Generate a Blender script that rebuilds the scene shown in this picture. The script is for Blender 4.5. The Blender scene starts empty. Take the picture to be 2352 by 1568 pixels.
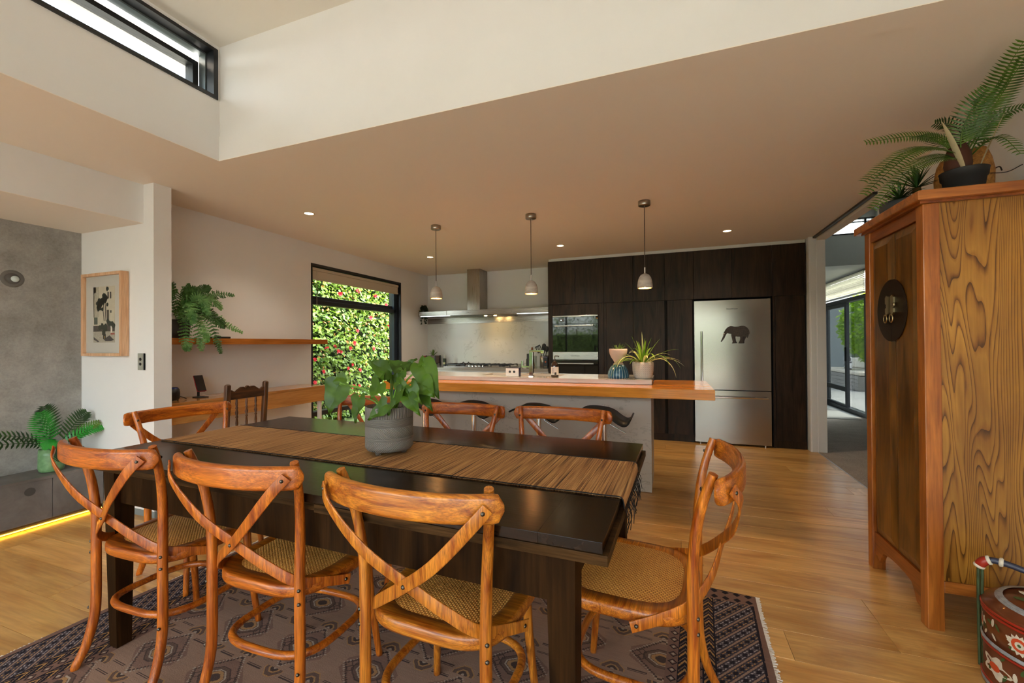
import bpy, bmesh, math, random
from mathutils import Vector, Matrix

random.seed(7)
SC = bpy.context.scene
COL = SC.collection

# ------------------------------------------------------------------ camera
cam_d = bpy.data.cameras.new('camera')
cam_d.sensor_fit = 'HORIZONTAL'
cam_d.sensor_width = 36.0
cam_d.lens = 978.3 / 2352 * 36
cam_d.clip_start = 0.05
cam_d.clip_end = 200
cam = bpy.data.objects.new('camera', cam_d)
COL.objects.link(cam)
YAW, PITCH, ROLL = -.353108, .0064296, -.0071557
fwd = Vector((math.sin(YAW) * math.cos(PITCH), math.cos(YAW) * math.cos(PITCH), math.sin(PITCH)))
rgt = Vector((math.cos(YAW), -math.sin(YAW), 0))
upv = rgt.cross(fwd)
r2 = math.cos(ROLL) * rgt + math.sin(ROLL) * upv
u2 = -math.sin(ROLL) * rgt + math.cos(ROLL) * upv
cm = Matrix((r2, u2, -fwd)).transposed().to_4x4()
cm.translation = (0, 0, 1.25)
cam.matrix_world = cm
SC.camera = cam

# ------------------------------------------------------------------ sky and sun
wd = bpy.data.worlds.new('sky')
SC.world = wd
wd.use_nodes = True
wn = wd.node_tree
wn.nodes.clear()
w_out = wn.nodes.new('ShaderNodeOutputWorld')
w_bg = wn.nodes.new('ShaderNodeBackground')
w_sky = wn.nodes.new('ShaderNodeTexSky')
w_sky.sky_type = 'NISHITA'
w_sky.sun_disc = False
w_sky.sun_elevation = math.radians(48)
w_sky.sun_rotation = math.radians(70)
w_sky.dust_density = 3.0
w_sky.ozone_density = 1.0
w_hsv = wn.nodes.new('ShaderNodeHueSaturation')
w_hsv.inputs['Saturation'].default_value = .35
wn.links.new(w_sky.outputs[0], w_hsv.inputs['Color'])
wn.links.new(w_hsv.outputs[0], w_bg.inputs['Color'])
w_bg.inputs['Strength'].default_value = .60
wn.links.new(w_bg.outputs[0], w_out.inputs['Surface'])

sun_d = bpy.data.lights.new('sun', 'SUN')
sun_d.energy = 3.2
sun_d.angle = math.radians(.6)
sun_d.color = (1, .95, .86)
sun = bpy.data.objects.new('sun', sun_d)
COL.objects.link(sun)
sun.rotation_euler = Vector((-.62, -.10, -.78)).to_track_quat('-Z', 'Y').to_euler()

# ------------------------------------------------------------------ exposure
SC.view_settings.view_transform = 'Standard'
SC.view_settings.look = 'None'
SC.view_settings.gamma = 1
SC.view_settings.use_curve_mapping = False
SC.view_settings.exposure = 2.15


# ------------------------------------------------------------------ mesh helpers
class MB:
    def __init__(s):
        s.v, s.f, s.s = [], [], []

    def add(s, vs, fs, smooth=False, M=None):
        o = len(s.v)
        for p in vs:
            s.v.append(tuple(M @ Vector(p)) if M is not None else tuple(p))
        for f in fs:
            s.f.append([i + o for i in f])
            s.s.append(smooth)
        return s

    def box(s, x0, x1, y0, y1, z0, z1, b=0, M=None):
        if b <= 0:
            vs = [(x, y, z) for z in (z0, z1) for y in (y0, y1) for x in (x0, x1)]
            fs = [(0, 2, 3, 1), (4, 5, 7, 6), (0, 1, 5, 4), (2, 6, 7, 3), (0, 4, 6, 2), (1, 3, 7, 5)]
            return s.add(vs, fs, False, M)
        bm = bmesh.new()
        bmesh.ops.create_cube(bm, size=1)
        for v in bm.verts:
            v.co = Vector(((x0 + x1) / 2 + v.co.x * (x1 - x0), (y0 + y1) / 2 + v.co.y * (y1 - y0), (z0 + z1) / 2 + v.co.z * (z1 - z0)))
        bmesh.ops.bevel(bm, geom=bm.edges[:], offset=b, segments=2, profile=.5, affect='EDGES')
        bm.verts.index_update()
        s.add([v.co.copy() for v in bm.verts], [[v.index for v in f.verts] for f in bm.faces], False, M)
        bm.free()
        return s

    def tube(s, pts, r, seg=8, sec=None, nrm=None, closed=False, cap=True, smooth=True, M=None):
        """sweep a circle (r: number or list) or a section [(a,b)] along pts; nrm: normals (b direction)"""
        pts = [Vector(p) for p in pts]
        n = len(pts)
        rs = r if isinstance(r, (list, tuple)) else [r] * n
        if sec is None:
            sec = [(math.cos(2 * math.pi * k / seg), math.sin(2 * math.pi * k / seg)) for k in range(seg)]
        m = len(sec)
        tg = []
        for i in range(n):
            a = pts[(i - 1) % n] if (closed or i > 0) else pts[i]
            b = pts[(i + 1) % n] if (closed or i < n - 1) else pts[i]
            t = b - a
            tg.append(t.normalized() if t.length > 1e-9 else Vector((0, 0, 1)))
        vs = []
        if nrm is None:
            ref = Vector((0, 0, 1)) if abs(tg[0].z) < .9 else Vector((1, 0, 0))
            bn = (ref - tg[0] * ref.dot(tg[0])).normalized()
        for i in range(n):
            t = tg[i]
            if nrm is not None:
                bn = Vector(nrm[i])
            bn = (bn - t * bn.dot(t)).normalized()
            an = t.cross(bn)
            for a, b in sec:
                vs.append(pts[i] + (an * a + bn * b) * rs[i])
        fs = []
        rng = n if closed else n - 1
        for i in range(rng):
            for k in range(m):
                i2 = (i + 1) % n
                fs.append((i * m + k, i * m + (k + 1) % m, i2 * m + (k + 1) % m, i2 * m + k))
        s.add(vs, fs, smooth, M)
        if cap and not closed:
            s.add(vs[:m], [list(range(m))[::-1]], False, M)
            s.add(vs[-m:], [list(range(m))], False, M)
        return s

    def lathe(s, prof, seg=24, c=(0, 0, 0), sx=1, sy=1, smooth=True, M=None, fn=None):
        vs, fs = [], []
        for r, z in prof:
            for k in range(seg):
                a = 2 * math.pi * k / seg
                rr = r * (fn(a, z) if fn else 1)
                vs.append((c[0] + rr * math.cos(a) * sx, c[1] + rr * math.sin(a) * sy, c[2] + z))
        for i in range(len(prof) - 1):
            for k in range(seg):
                k2 = (k + 1) % seg
                fs.append((i * seg + k, i * seg + k2, (i + 1) * seg + k2, (i + 1) * seg + k))
        s.add(vs, fs, smooth, M)
        return s

    def disc(s, r, z, seg=24, c=(0, 0, 0), sx=1, sy=1, M=None):
        vs = [(c[0] + r * sx * math.cos(2 * math.pi * k / seg), c[1] + r * sy * math.sin(2 * math.pi * k / seg), c[2] + z) for k in range(seg)]
        return s.add(vs, [list(range(seg))], False, M)

    def ball(s, r, c, seg=10, rings=6, sz=1, M=None, half=False):
        pr = []
        for i in range(rings + 1):
            a = -math.pi / 2 + math.pi * i / rings if not half else math.pi / 2 * i / rings
            pr.append((max(1e-5, r * math.cos(a)), r * sz * math.sin(a)))
        return s.lathe(pr, seg, c, M=M)

    def prism(s, outline, ext, smooth=False, M=None):
        n = len(outline)
        e = Vector(ext)
        a = [Vector(p) for p in outline]
        b = [p + e for p in a]
        s.add(a, [list(range(n))[::-1]], False, M)
        s.add(b, [list(range(n))], False, M)
        s.add(a + b, [(i, (i + 1) % n, n + (i + 1) % n, n + i) for i in range(n)], smooth, M)
        return s

    def mesh(s, name):
        me = bpy.data.meshes.new(name)
        me.from_pydata(s.v, [], s.f)
        me.polygons.foreach_set('use_smooth', s.s)
        me.update()
        return me

    def build(s, name, m=None, parent=None, loc=None, rot=None):
        me = s.mesh(name)
        if m is not None:
            me.materials.append(m)
        bm = bmesh.new()
        bm.from_mesh(me)
        bmesh.ops.recalc_face_normals(bm, faces=bm.faces[:])
        bm.to_mesh(me)
        bm.free()
        o = bpy.data.objects.new(name, me)
        COL.objects.link(o)
        if parent is not None:
            o.parent = parent
        if loc is not None:
            o.location = loc
        if rot is not None:
            o.rotation_euler = rot
        return o


def tag(o, label, cat, group=None):
    o['label'] = label
    o['category'] = cat
    if group:
        o['group'] = group
    return o


def struct(o):
    o['kind'] = 'structure'
    return o


def stuff(o):
    o['kind'] = 'stuff'
    return o


def thing(name, label, cat, loc=(0, 0, 0), rz=0, group=None):
    o = bpy.data.objects.new(name, None)
    o.empty_display_size = .1
    COL.objects.link(o)
    o.location = loc
    o.rotation_euler = (0, 0, rz)
    return tag(o, label, cat, group)


def copy_tree(o, parent=None):
    c = o.copy()
    COL.objects.link(c)
    c.parent = parent
    for ch in list(o.children):
        copy_tree(ch, c)
    return c


def spline(pts, n=6):
    """Catmull-Rom through pts"""
    P = [Vector(p) for p in pts]
    P = [P[0] * 2 - P[1]] + P + [P[-1] * 2 - P[-2]]
    out = []
    for i in range(1, len(P) - 2):
        for k in range(n):
            t = k / n
            a, b, c, d = P[i - 1], P[i], P[i + 1], P[i + 2]
            out.append(.5 * ((2 * b) + (c - a) * t + (2 * a - 5 * b + 4 * c - d) * t * t + (3 * b - a - 3 * c + d) * t ** 3))
    out.append(P[-2])
    return out


def rrect(w, h, r=.3, n=4):
    """rounded rectangle section, half sizes w,h; r radius"""
    out = []
    for cx, cy, a0 in ((w - r, h - r, 0), (-w + r, h - r, 90), (-w + r, -h + r, 180), (w - r, -h + r, 270)):
        for k in range(n + 1):
            a = math.radians(a0 + 90 * k / n)
            out.append((cx + r * math.cos(a), cy + r * math.sin(a)))
    return out


# ------------------------------------------------------------------ material helpers
def S(r, g, b):
    def f(c):
        c /= 255
        return c / 12.92 if c <= .04045 else ((c + .055) / 1.055) ** 2.4
    return (f(r), f(g), f(b), 1)


class N:
    """thin wrapper to write node trees"""

    def __init__(s, name):
        s.m = bpy.data.materials.new(name)
        s.m.use_nodes = True
        s.t = s.m.node_tree
        s.b = s.t.nodes['Principled BSDF']
        s.out = s.t.nodes['Material Output']

    def n(s, typ, **kw):
        nd = s.t.nodes.new(typ)
        for k, v in kw.items():
            setattr(nd, k, v)
        return nd

    def l(s, a, b):
        s.t.links.new(a, b)

    def put(s, sock, v):
        if isinstance(v, X):
            v = v.s
        if hasattr(v, 'is_output'):
            s.l(v, sock)
        else:
            sock.default_value = v

    def math(s, op, a, b=None, c=None):
        nd = s.n('ShaderNodeMath', operation=op)
        for i, v in enumerate((a, b, c)):
            if v is not None:
                s.put(nd.inputs[i], v)
        return X(s, nd.outputs[0])

    def mix(s, f, a, b, mode='MIX'):
        nd = s.n('ShaderNodeMix', data_type='RGBA', blend_type=mode)
        s.put(nd.inputs[0], f)
        s.put(nd.inputs[6], a)
        s.put(nd.inputs[7], b)
        return nd.outputs[2]

    def coord(s, kind='Object', scale=(1, 1, 1), rnd=False, rot=(0, 0, 0)):
        tc = s.n('ShaderNodeTexCoord')
        o = tc.outputs[kind]
        if rnd:
            oi = s.n('ShaderNodeObjectInfo')
            mu = s.n('ShaderNodeVectorMath', operation='MULTIPLY_ADD')
            s.l(oi.outputs['Random'], mu.inputs[0])
            mu.inputs[1].default_value = (37.1, 21.7, 53.3)
            s.l(o, mu.inputs[2])
            o = mu.outputs[0]
        mp = s.n('ShaderNodeMapping')
        mp.inputs['Scale'].default_value = scale
        mp.inputs['Rotation'].default_value = rot
        s.l(o, mp.inputs[0])
        return mp.outputs[0]

    def noise(s, vec, scale=5, detail=4, rough=.5, dist=0):
        nd = s.n('ShaderNodeTexNoise')
        s.l(vec, nd.inputs['Vector'])
        nd.inputs['Scale'].default_value = scale
        nd.inputs['Detail'].default_value = detail
        nd.inputs['Roughness'].default_value = rough
        nd.inputs['Distortion'].default_value = dist
        return X(s, nd.outputs[0])

    def ramp(s, f, stops):
        nd = s.n('ShaderNodeValToRGB')
        s.put(nd.inputs[0], f)
        cr = nd.color_ramp
        while len(cr.elements) < len(stops):
            cr.elements.new(.5)
        for e, (p, c) in zip(cr.elements, stops):
            e.position = p
            e.color = c
        return nd.outputs[0]

    def bump(s, h, strength=.2, dist=.01):
        nd = s.n('ShaderNodeBump')
        nd.inputs['Strength'].default_value = strength
        nd.inputs['Distance'].default_value = dist
        s.put(nd.inputs['Height'], h)
        s.l(nd.outputs[0], s.b.inputs['Normal'])

    def set(s, **kw):
        names = dict(col='Base Color', rough='Roughness', metal='Metallic', spec='Specular IOR Level', coat='Coat Weight',
                     coatr='Coat Roughness', trans='Transmission Weight', ior='IOR', emit='Emission Color', es='Emission Strength', sheen='Sheen Weight',
                     aniso='Anisotropic', alpha='Alpha')
        for k, v in kw.items():
            s.put(s.b.inputs[names[k]], v)
        return s


class X:
    """math on sockets"""

    def __init__(s, n, sock):
        s.n, s.s = n, sock

    def __add__(a, b): return a.n.math('ADD', a, b)
    def __radd__(a, b): return a.n.math('ADD', a, b)
    def __sub__(a, b): return a.n.math('SUBTRACT', a, b)
    def __rsub__(a, b): return a.n.math('SUBTRACT', b, a)
    def __mul__(a, b): return a.n.math('MULTIPLY', a, b)
    def __rmul__(a, b): return a.n.math('MULTIPLY', a, b)
    def __truediv__(a, b): return a.n.math('DIVIDE', a, b)
    def lt(a, b): return a.n.math('LESS_THAN', a, b)
    def gt(a, b): return a.n.math('GREATER_THAN', a, b)
    def abs(a): return a.n.math('ABSOLUTE', a)
    def fl(a): return a.n.math('FLOOR', a)
    def mod(a, b): return a.n.math('FLOORED_MODULO', a, b)
    def pp(a, b): return a.n.math('PINGPONG', a, b)
    def mx(a, b): return a.n.math('MAXIMUM', a, b)
    def mn(a, b): return a.n.math('MINIMUM', a, b)
    def sin(a): return a.n.math('SINE', a)


def plain(name, col, rough=.5, metal=0, spec=.5, var=0, vs=8, bump=0, bs=60, bd=.004, **kw):
    k = N(name)
    k.set(rough=rough, metal=metal, spec=spec, **kw)
    if var or bump:
        co = k.coord()
    if var:
        f = k.noise(co, vs, 4, .6)
        d = tuple(c * (1 - var) for c in col[:3]) + (1,)
        u = tuple(min(1, c * (1 + var)) for c in col[:3]) + (1,)
        k.set(col=k.ramp(f, [(.3, d), (.7, u)]))
    else:
        k.set(col=col)
    if bump:
        k.bump(k.noise(co, bs, 3, .6), bump, bd)
    return k.m


def wood(name, dark, light, axis='x', sc=1.0, rough=.38, rnd=True, fine=.35, coat=0, bump=.08, tint=False, stretch=10, rvar=0):
    k = N(name)
    lo, hi = 1.2 * sc, 1.2 * stretch * sc
    vs = {'x': (lo, hi, hi), 'y': (hi, lo, hi), 'z': (hi, hi, lo)}[axis]
    co = k.coord('Object', vs, rnd)
    f = k.noise(co, 1.0, 5, .55, 1.2)
    base = k.ramp(f, [(.32, dark), (.5, tuple((a + b) / 2 for a, b in zip(dark, light))), (.68, light)])
    vf = {'x': (lo * 3, hi * 9, hi * 9), 'y': (hi * 9, lo * 3, hi * 9), 'z': (hi * 9, hi * 9, lo * 3)}[axis]
    g = k.noise(k.coord('Object', vf, rnd), 1.0, 3, .6)
    gr = k.ramp(g, [(.3, (1 - fine,) * 3 + (1,)), (.62, (1, 1, 1, 1))])
    c = k.mix(1.0, base, gr, 'MULTIPLY')
    if tint:
        oi = k.n('ShaderNodeObjectInfo')
        c = k.mix(1.0, c, oi.outputs['Color'], 'MULTIPLY')
    if rvar:
        oi2 = k.n('ShaderNodeObjectInfo')
        hv = k.n('ShaderNodeHueSaturation')
        k.l(c, hv.inputs['Color'])
        k.put(hv.inputs['Value'], X(k, oi2.outputs['Random']) * rvar + (1 - rvar / 2))
        c = hv.outputs[0]
    k.set(col=c, rough=rough, coat=coat, coatr=.12)
    if bump:
        k.bump(g, bump, .003)
    return k.m


def metal(name, col, rough, axis=None, amt=.1):
    k = N(name)
    k.set(col=col, metal=1, rough=rough)
    if axis:
        hi, lo = 260, 2
        v = {'x': (lo, hi, hi), 'y': (hi, lo, hi), 'z': (hi, hi, lo)}[axis]
        f = k.noise(k.coord('Object', v), 1, 2)
        k.set(rough=f * amt + (rough - amt / 2))
    return k.m


def emit(name, col, strength):
    k = N(name)
    k.set(col=(.8, .8, .8, 1), emit=col, es=strength)
    return k.m


def leafmat(name, dark, light, rough=.4, trans=.25, tint=False, vs=9, rnd=True):
    k = N(name)
    f = k.noise(k.coord('Object', (1, 1, 1), rnd), vs, 3, .6)
    c = k.ramp(f, [(.3, dark), (.7, light)])
    oi = k.n('ShaderNodeObjectInfo')
    hv = k.n('ShaderNodeHueSaturation')
    k.l(c, hv.inputs['Color'])
    k.put(hv.inputs['Value'], X(k, oi.outputs['Random']) * .4 + .8)
    c = hv.outputs[0]
    k.set(col=c, rough=rough)
    tr = k.n('ShaderNodeBsdfTranslucent')
    k.l(c, tr.inputs[0])
    mx = k.n('ShaderNodeMixShader')
    mx.inputs[0].default_value = trans
    k.l(k.b.outputs[0], mx.inputs[1])
    k.l(tr.outputs[0], mx.inputs[2])
    k.l(mx.outputs[0], k.out.inputs[0])
    return k.m


def glassmat(name, tintc=(1, 1, 1, 1), refl=.035):
    k = N(name)
    tr = k.n('ShaderNodeBsdfTransparent')
    tr.inputs[0].default_value = tintc
    gl = k.n('ShaderNodeBsdfGlossy')
    gl.inputs['Roughness'].default_value = .01
    lw = k.n('ShaderNodeLayerWeight')
    lw.inputs['Blend'].default_value = .5
    fac = k.math('POWER', X(k, lw.outputs['Facing']), 5.0) * .9 + refl
    mx = k.n('ShaderNodeMixShader')
    k.put(mx.inputs[0], fac)
    k.l(tr.outputs[0], mx.inputs[1])
    k.l(gl.outputs[0], mx.inputs[2])
    k.l(mx.outputs[0], k.out.inputs[0])
    return k.m


M = {}
M['wall'] = plain('wall_paint', (.79, .77, .75, 1), .62, var=.015, vs=3, bump=.05, bs=180)
M['white'] = plain('white_paint', (.80, .78, .75, 1), .45)
M['ceil'] = plain('ceiling_paint', (.84, .75, .65, 1), .7, bump=.05, bs=150)
M['ceil2'] = plain('void_ceiling_paint', (.78, .74, .66, 1), .7)
M['black'] = plain('black_powdercoat', (.012, .013, .016, 1), .35)
M['black_soft'] = plain('black_plastic', (.015, .015, .017, 1), .5)
M['chrome'] = metal('chrome', (.82, .82, .84, 1), .08)
M['steel'] = metal('brushed_steel', (.38, .35, .32, 1), .28, 'x', .12)
M['steel_z'] = metal('brushed_steel_upright', (.38, .34, .30, 1), .28, 'z', .12)
M['bronze'] = metal('bolt_bronze', (.12, .10, .08, 1), .4)
M['glass_frost'] = glassmat('clerestory_glass', (.62, .64, .62, 1))
M['glass_tint'] = glassmat('grey_tinted_glass', (.42, .45, .45, 1), .04)
M['museum_glass'] = glassmat('museum_glass', (1, 1, 1, 1), .006)
M['glass'] = glassmat('window_glass', (.93, .96, .95, 1))

# ================================================================== the shell
ZC = 2.45
M['oak_floor'] = wood('oak_floor', S(192, 136, 68), S(230, 180, 106), 'x', 1.0, .34, True, .2, .15, .05, False, 7, .26)
M['concrete'] = None
k = N('concrete_panel')
co = k.coord()
f1 = k.noise(co, 1.6, 6, .65, .8)
f2 = k.noise(co, 9, 5, .6, .3)
k.set(col=k.mix(.35, k.ramp(f1, [(.3, S(120, 116, 111)), (.7, S(182, 177, 171))]), k.ramp(f2, [(.35, S(112, 106, 101)), (.65, S(168, 162, 156))])), rough=.55)
f3 = k.noise(co, 70, 4, .7)
k.l(k.mix(.14, k.b.inputs['Base Color'].links[0].from_socket, k.ramp(f3, [(.35, S(90, 86, 82)), (.6, S(186, 181, 175))])), k.b.inputs['Base Color'])
k.bump(f2, .08, .004)
M['concrete'] = k.m
k = N('basalt_tile')
co = k.coord()
f1 = k.noise(co, 5, 6, .65, .4)
k.set(col=k.ramp(f1, [(.3, S(86, 80, 76)), (.7, S(116, 110, 105))]), rough=.5)
k.bump(k.noise(co, 40, 4), .1, .003)
M['basalt'] = k.m

# floor of oak planks, laid along X
fb = struct(MB().box(-4.6, 1.575, -2.6, 6.5, -.08, -.014).build('floor', plain('floor_base', S(90, 60, 34), .8)))
PW = .19
pm = {}
for L in (2.35, 1.9, 1.45):
    mb = MB().box(-L / 2 + .0008, L / 2 - .0008, -PW / 2 + .0008, PW / 2 - .0008, -.014, 0, .0012)
    o = mb.build('plank', M['oak_floor'])
    pm[L] = o.data
    bpy.data.objects.remove(o)
rr = random.Random(3)
y = -2.6 + PW / 2
while y < 6.4:
    x = -4.6 - rr.uniform(0, 1.2)
    while x < 1.575:
        L = rr.choice((2.35, 1.9, 1.45, 2.35))
        a, b = max(x, -4.6), min(x + L, 1.575)
        if b - a > .03:
            o = bpy.data.objects.new('plank', pm[L])
            COL.objects.link(o)
            o.parent = fb
            o.location = ((a + b) / 2, y, rr.uniform(-.0004, 0))
            o.scale = ((b - a) / L, 1, 1)
        x += L
    y += PW

# walls
XW = -3.93
struct(MB().box(-4.02, 1.57, 6.446, 6.55, 0, ZC).build('wall_back', M['wall']))
mb = MB()
mb.box(-4.05, XW, 2.05, 3.865, 0, ZC).box(-4.05, XW, 5.65, 6.46, 0, ZC).box(-4.05, XW, 3.865, 5.65, 2.222, ZC).box(-4.05, XW, 3.865, 5.65, -.1, .03)
struct(mb.build('wall_left', M['wall']))
struct(MB().box(-4.6, -3.525, 2.011, 2.13, .05, ZC).build('wall_partition', M['wall']))
struct(MB().box(-4.6, -3.53, 2.016, 2.125, 0, .05).build('baseboard_partition', plain('shadow_gap_grey', S(120, 128, 128), .5)))
struct(MB().box(-4.6, -4.42, -2.6, 2.011, 0, 2.2).build('wall_fireplace', M['concrete']))
struct(MB().box(-4.6, -3.64, -2.6, 2.011, 2.166, ZC).build('wall_bulkhead', M['wall']))
struct(MB().box(-4.42, -3.641, -2.6, 2.0105, 2.163, 2.166).build('ceiling_soffit', M['ceil']))
# right wall with the opening to the hall
struct(MB().box(1.575, 1.67, -2.6, 4.2, 0, ZC).build('wall_right', M['wall']))
mb = MB().box(1.505, 1.665, 5.735, 5.80, 0, ZC).box(1.52, 1.56, 5.728, 5.736, 0, ZC).box(1.578, 1.662, 5.724, 5.736, 0, ZC)
struct(mb.build('trim_1', M['white']))
struct(MB().box(1.505, 1.67, 5.80, 6.55, 0, ZC).build('wall_nib', M['wall']))
# pocket-door track above the opening
struct(MB().box(1.545, 1.575, 4.2, 5.735, 2.43, 2.452).build('trim_2', M['black']))
struct(MB().box(1.585, 1.67, 4.2, 5.735, 2.405, 2.45).build('trim_3', M['ceil']))
struct(MB().box(1.571, 1.579, 4.2, 5.735, -.014, .002).build('trim_4', metal('threshold_aluminium', (.6, .6, .6, 1), .4)))

# lower ceiling, open where the raised void is
VX0, VX1, VY = -2.72, 1.30, 1.925
mb = MB()
mb.box(-4.6, VX0 - .12, -2.6, 2.13, ZC, 2.55).box(-4.06, VX0 - .12, 2.13, 6.55, ZC, 2.55).box(VX0 - .12, VX0, -2.6, VY + .12, ZC - .0035, ZC).box(VX0, VX1 + .12, VY, VY + .12, ZC - .0035, ZC).box(VX0 - .12, 1.67, VY + .12, 6.55, ZC, 2.55).box(VX1 + .12, 1.67, -2.6, VY + .12, ZC, 2.55)
struct(mb.build('ceiling', M['ceil']))
ZU = 3.20
struct(MB().box(VX0 - .5, VX1 + .5, -2.9, VY + .5, ZU, ZU + .1).build('ceiling_void', M['ceil2']))
mb = MB()
mb.box(VX0 - .12, VX0, -2.6, VY + .12, ZC, 2.605).box(VX0 - .12, VX0 - .018, -2.6, VY + .12, 2.605, 2.846)
mb.box(VX0 - .12, VX0 - .018, 1.927, VY + .12, 2.846, ZU).box(VX0 - .12, VX0 - .018, -2.6, -2.35, 2.846, ZU).box(VX0 - .12, VX0 - .018, -2.35, 1.927, 3.172, ZU)
struct(mb.build('wall_void_left', M['wall']))
mb = MB().box(VX0, VX1 + .12, VY, VY + .12, ZC, 2.605).box(VX0 - .018, VX1 + .12, VY + .018, VY + .12, 2.605, ZU)
struct(mb.build('wall_void_far', M['wall']))
struct(MB().box(VX1, VX1 + .12, -2.6, VY, ZC, ZU).build('wall_void_right', M['wall']))


def ring(mb, ax, a0, a1, p0, p1, z0, z1, w, wz=None):
    """rectangular frame of bars, in the plane across axis ax ('x' or 'y'); a0..a1 the depth"""
    wz = wz or w
    for (q0, q1, s0, s1) in ((p0, p1, z0, z0 + wz), (p0, p1, z1 - wz, z1), (p0, p0 + w, z0 + wz, z1 - wz), (p1 - w, p1, z0 + wz, z1 - wz)):
        if ax == 'x':
            mb.box(a0, a1, q0, q1, s0, s1)
        else:
            mb.box(q0, q1, a0, a1, s0, s1)
    return mb


# clerestory window in the void
M['alu_grey'] = plain('anodised_grey', S(120, 128, 130), .4, .6)
w = struct(ring(MB(), 'x', -2.80, -2.728, -2.35, 1.927, 2.846, 3.172, .028, .022).build('window_2', M['black']))
ring(MB(), 'x', -2.86, -2.80, -2.33, 1.905, 2.866, 3.152, .012, .012).build('reveal', M['alu_grey'], w)
ring(MB(), 'x', -2.93, -2.86, -2.33, 1.89, 2.866, 3.10, .035, .03).build('sash', M['black'], w)
for y0, y1 in ((-2.3, -.22), (-.2, 1.86)):
    MB().box(-2.905, -2.90, y0, y1, 2.89, 3.08).build('pane', M['glass_frost'], w)
MB().box(-2.93, -2.86, -.22, -.2, 2.89, 3.08).build('glazing_bar', M['black'], w)

# tall window on the left wall
w = struct(ring(MB(), 'x', -4.05, XW + .004, 3.865, 5.652, .03, 2.222, .022, .03).build('window_1', M['black']))
mb = MB()
ring(mb, 'x', -4.10, -4.03, 3.885, 5.63, .05, 2.20, .05, .05)
mb.build('sash_frame', M['black'], w)
MB().box(-4.09, -3.985, 3.89, 5.60, 1.745, 1.80, .004).build('transom', M['black'], w)
MB().box(-4.10, -4.02, 3.89, 5.60, 1.80, 1.85, .004).build('transom', M['black'], w)
MB().box(-4.09, -3.99, 3.89, 5.60, .40, .455, .004).build('transom', M['black'], w)
MB().box(-4.03, -3.985, 5.545, 5.63, .05, 2.20).build('jamb_liner', plain('blue_black_liner', S(34, 44, 58), .35), w)
for z0, z1 in ((.10, .40), (.455, 1.745), (1.85, 2.15)):
    MB().box(-4.066, -4.06, 3.93, 5.56, z0, z1).build('pane', M['glass'], w)

# glazed garden side behind the camera
w = struct(MB().box(-4.6, 1.67, -2.66, -2.6, ZC - .06, ZC).box(-4.6, 1.67, -2.66, -2.6, 0, .05).build('window_3', M['black']))
for x in (-4.6, -3.3, -2.0, -.7, .6, 1.61):
    MB().box(x, x + .06, -2.66, -2.6, .05, ZC - .06).build('mullion', M['black'], w)
for x0 in (-4.54, -3.24, -1.94, -.64, .66):
    MB().box(x0, min(x0 + 1.24, 1.61), -2.634, -2.628, .05, ZC - .06).build('pane', M['glass'], w)
struct(MB().box(VX0 - .12, VX1 + .12, -2.66, -2.6, ZC, ZU).build('wall_void_light_block', M['wall']))  # unseen; closed solid instead of glazed to cut the light in the void

# ------------------------------------------------------------------ the hall beyond the opening
k = N('hall_carpet')
co = k.coord()
f = k.noise(co, 160, 3, .7)
g = k.noise(co, 6, 3)
k.set(col=k.mix(.25, k.ramp(f, [(.3, S(136, 122, 112)), (.7, S(204, 192, 180))]), k.ramp(g, [(.3, S(140, 128, 118)), (.7, S(190, 178, 168))])), rough=.95)
k.bump(f, .5, .006)
M['carpet'] = k.m
struct(MB().box(1.579, 3.0, 3.9, 8.6, -.08, .004).build('floor_hall', M['carpet']))
struct(MB().box(1.579, 3.12, 8.6, 11.6, -.08, .0).build('floor_entry', plain('grey_stone_tile', S(120, 122, 122), .35, var=.08)))
M['hallwall'] = plain('hall_wall_paint', (.60, .61, .58, 1), .6)
mb = MB().box(3.0, 3.12, 3.9, 8.45, 0, 3.4).box(3.0, 3.12, 10.5, 11.6, 0, 3.4).box(3.0, 3.12, 8.45, 10.5, 2.42, 3.4)
struct(mb.build('wall_hall_right', M['hallwall']))
struct(MB().box(1.57, 1.67, 6.55, 11.6, 0, 3.4).build('wall_hall_left', M['hallwall']))
struct(MB().box(1.67, 3.1, 11.5, 11.6, 0, 3.4).build('wall_hall_end', M['hallwall']))
struct(MB().box(1.67, 3.1, 3.8, 3.9, 0, 3.4).build('wall_hall_near', M['hallwall']))
mb = MB().box(1.57, 3.1, 8.09, 8.2, 2.45, 2.93).box(1.57, 3.1, 8.09, 8.2, 3.18, 3.4)
struct(mb.build('wall_hall_bulkhead', M['hallwall']))
struct(MB().box(1.67, 3.1, 8.2, 11.6, 2.45, 2.55).build('ceiling_hall_low', M['hallwall']))
struct(MB().box(1.57, 3.1, 3.8, 8.2, 3.28, 3.4).box(1.57, 1.67, 3.8, 6.6, 2.45, 3.28).build('ceiling_hall', M['hallwall']))
w = struct(ring(MB(), 'y', 8.085, 8.15, 1.67, 3.0, 2.93, 3.18, .03, .022).build('window_4', M['black']))
MB().box(1.7, 2.97, 8.10, 8.14, 3.115, 3.13).build('glazing_bar', M['black'], w)
MB().box(2.86, 2.89, 8.09, 8.14, 2.95, 3.16).build('glazing_bar', M['black'], w)
MB().box(1.7, 2.97, 8.118, 8.122, 2.952, 3.158).build('pane', M['glass'], w)
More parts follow.
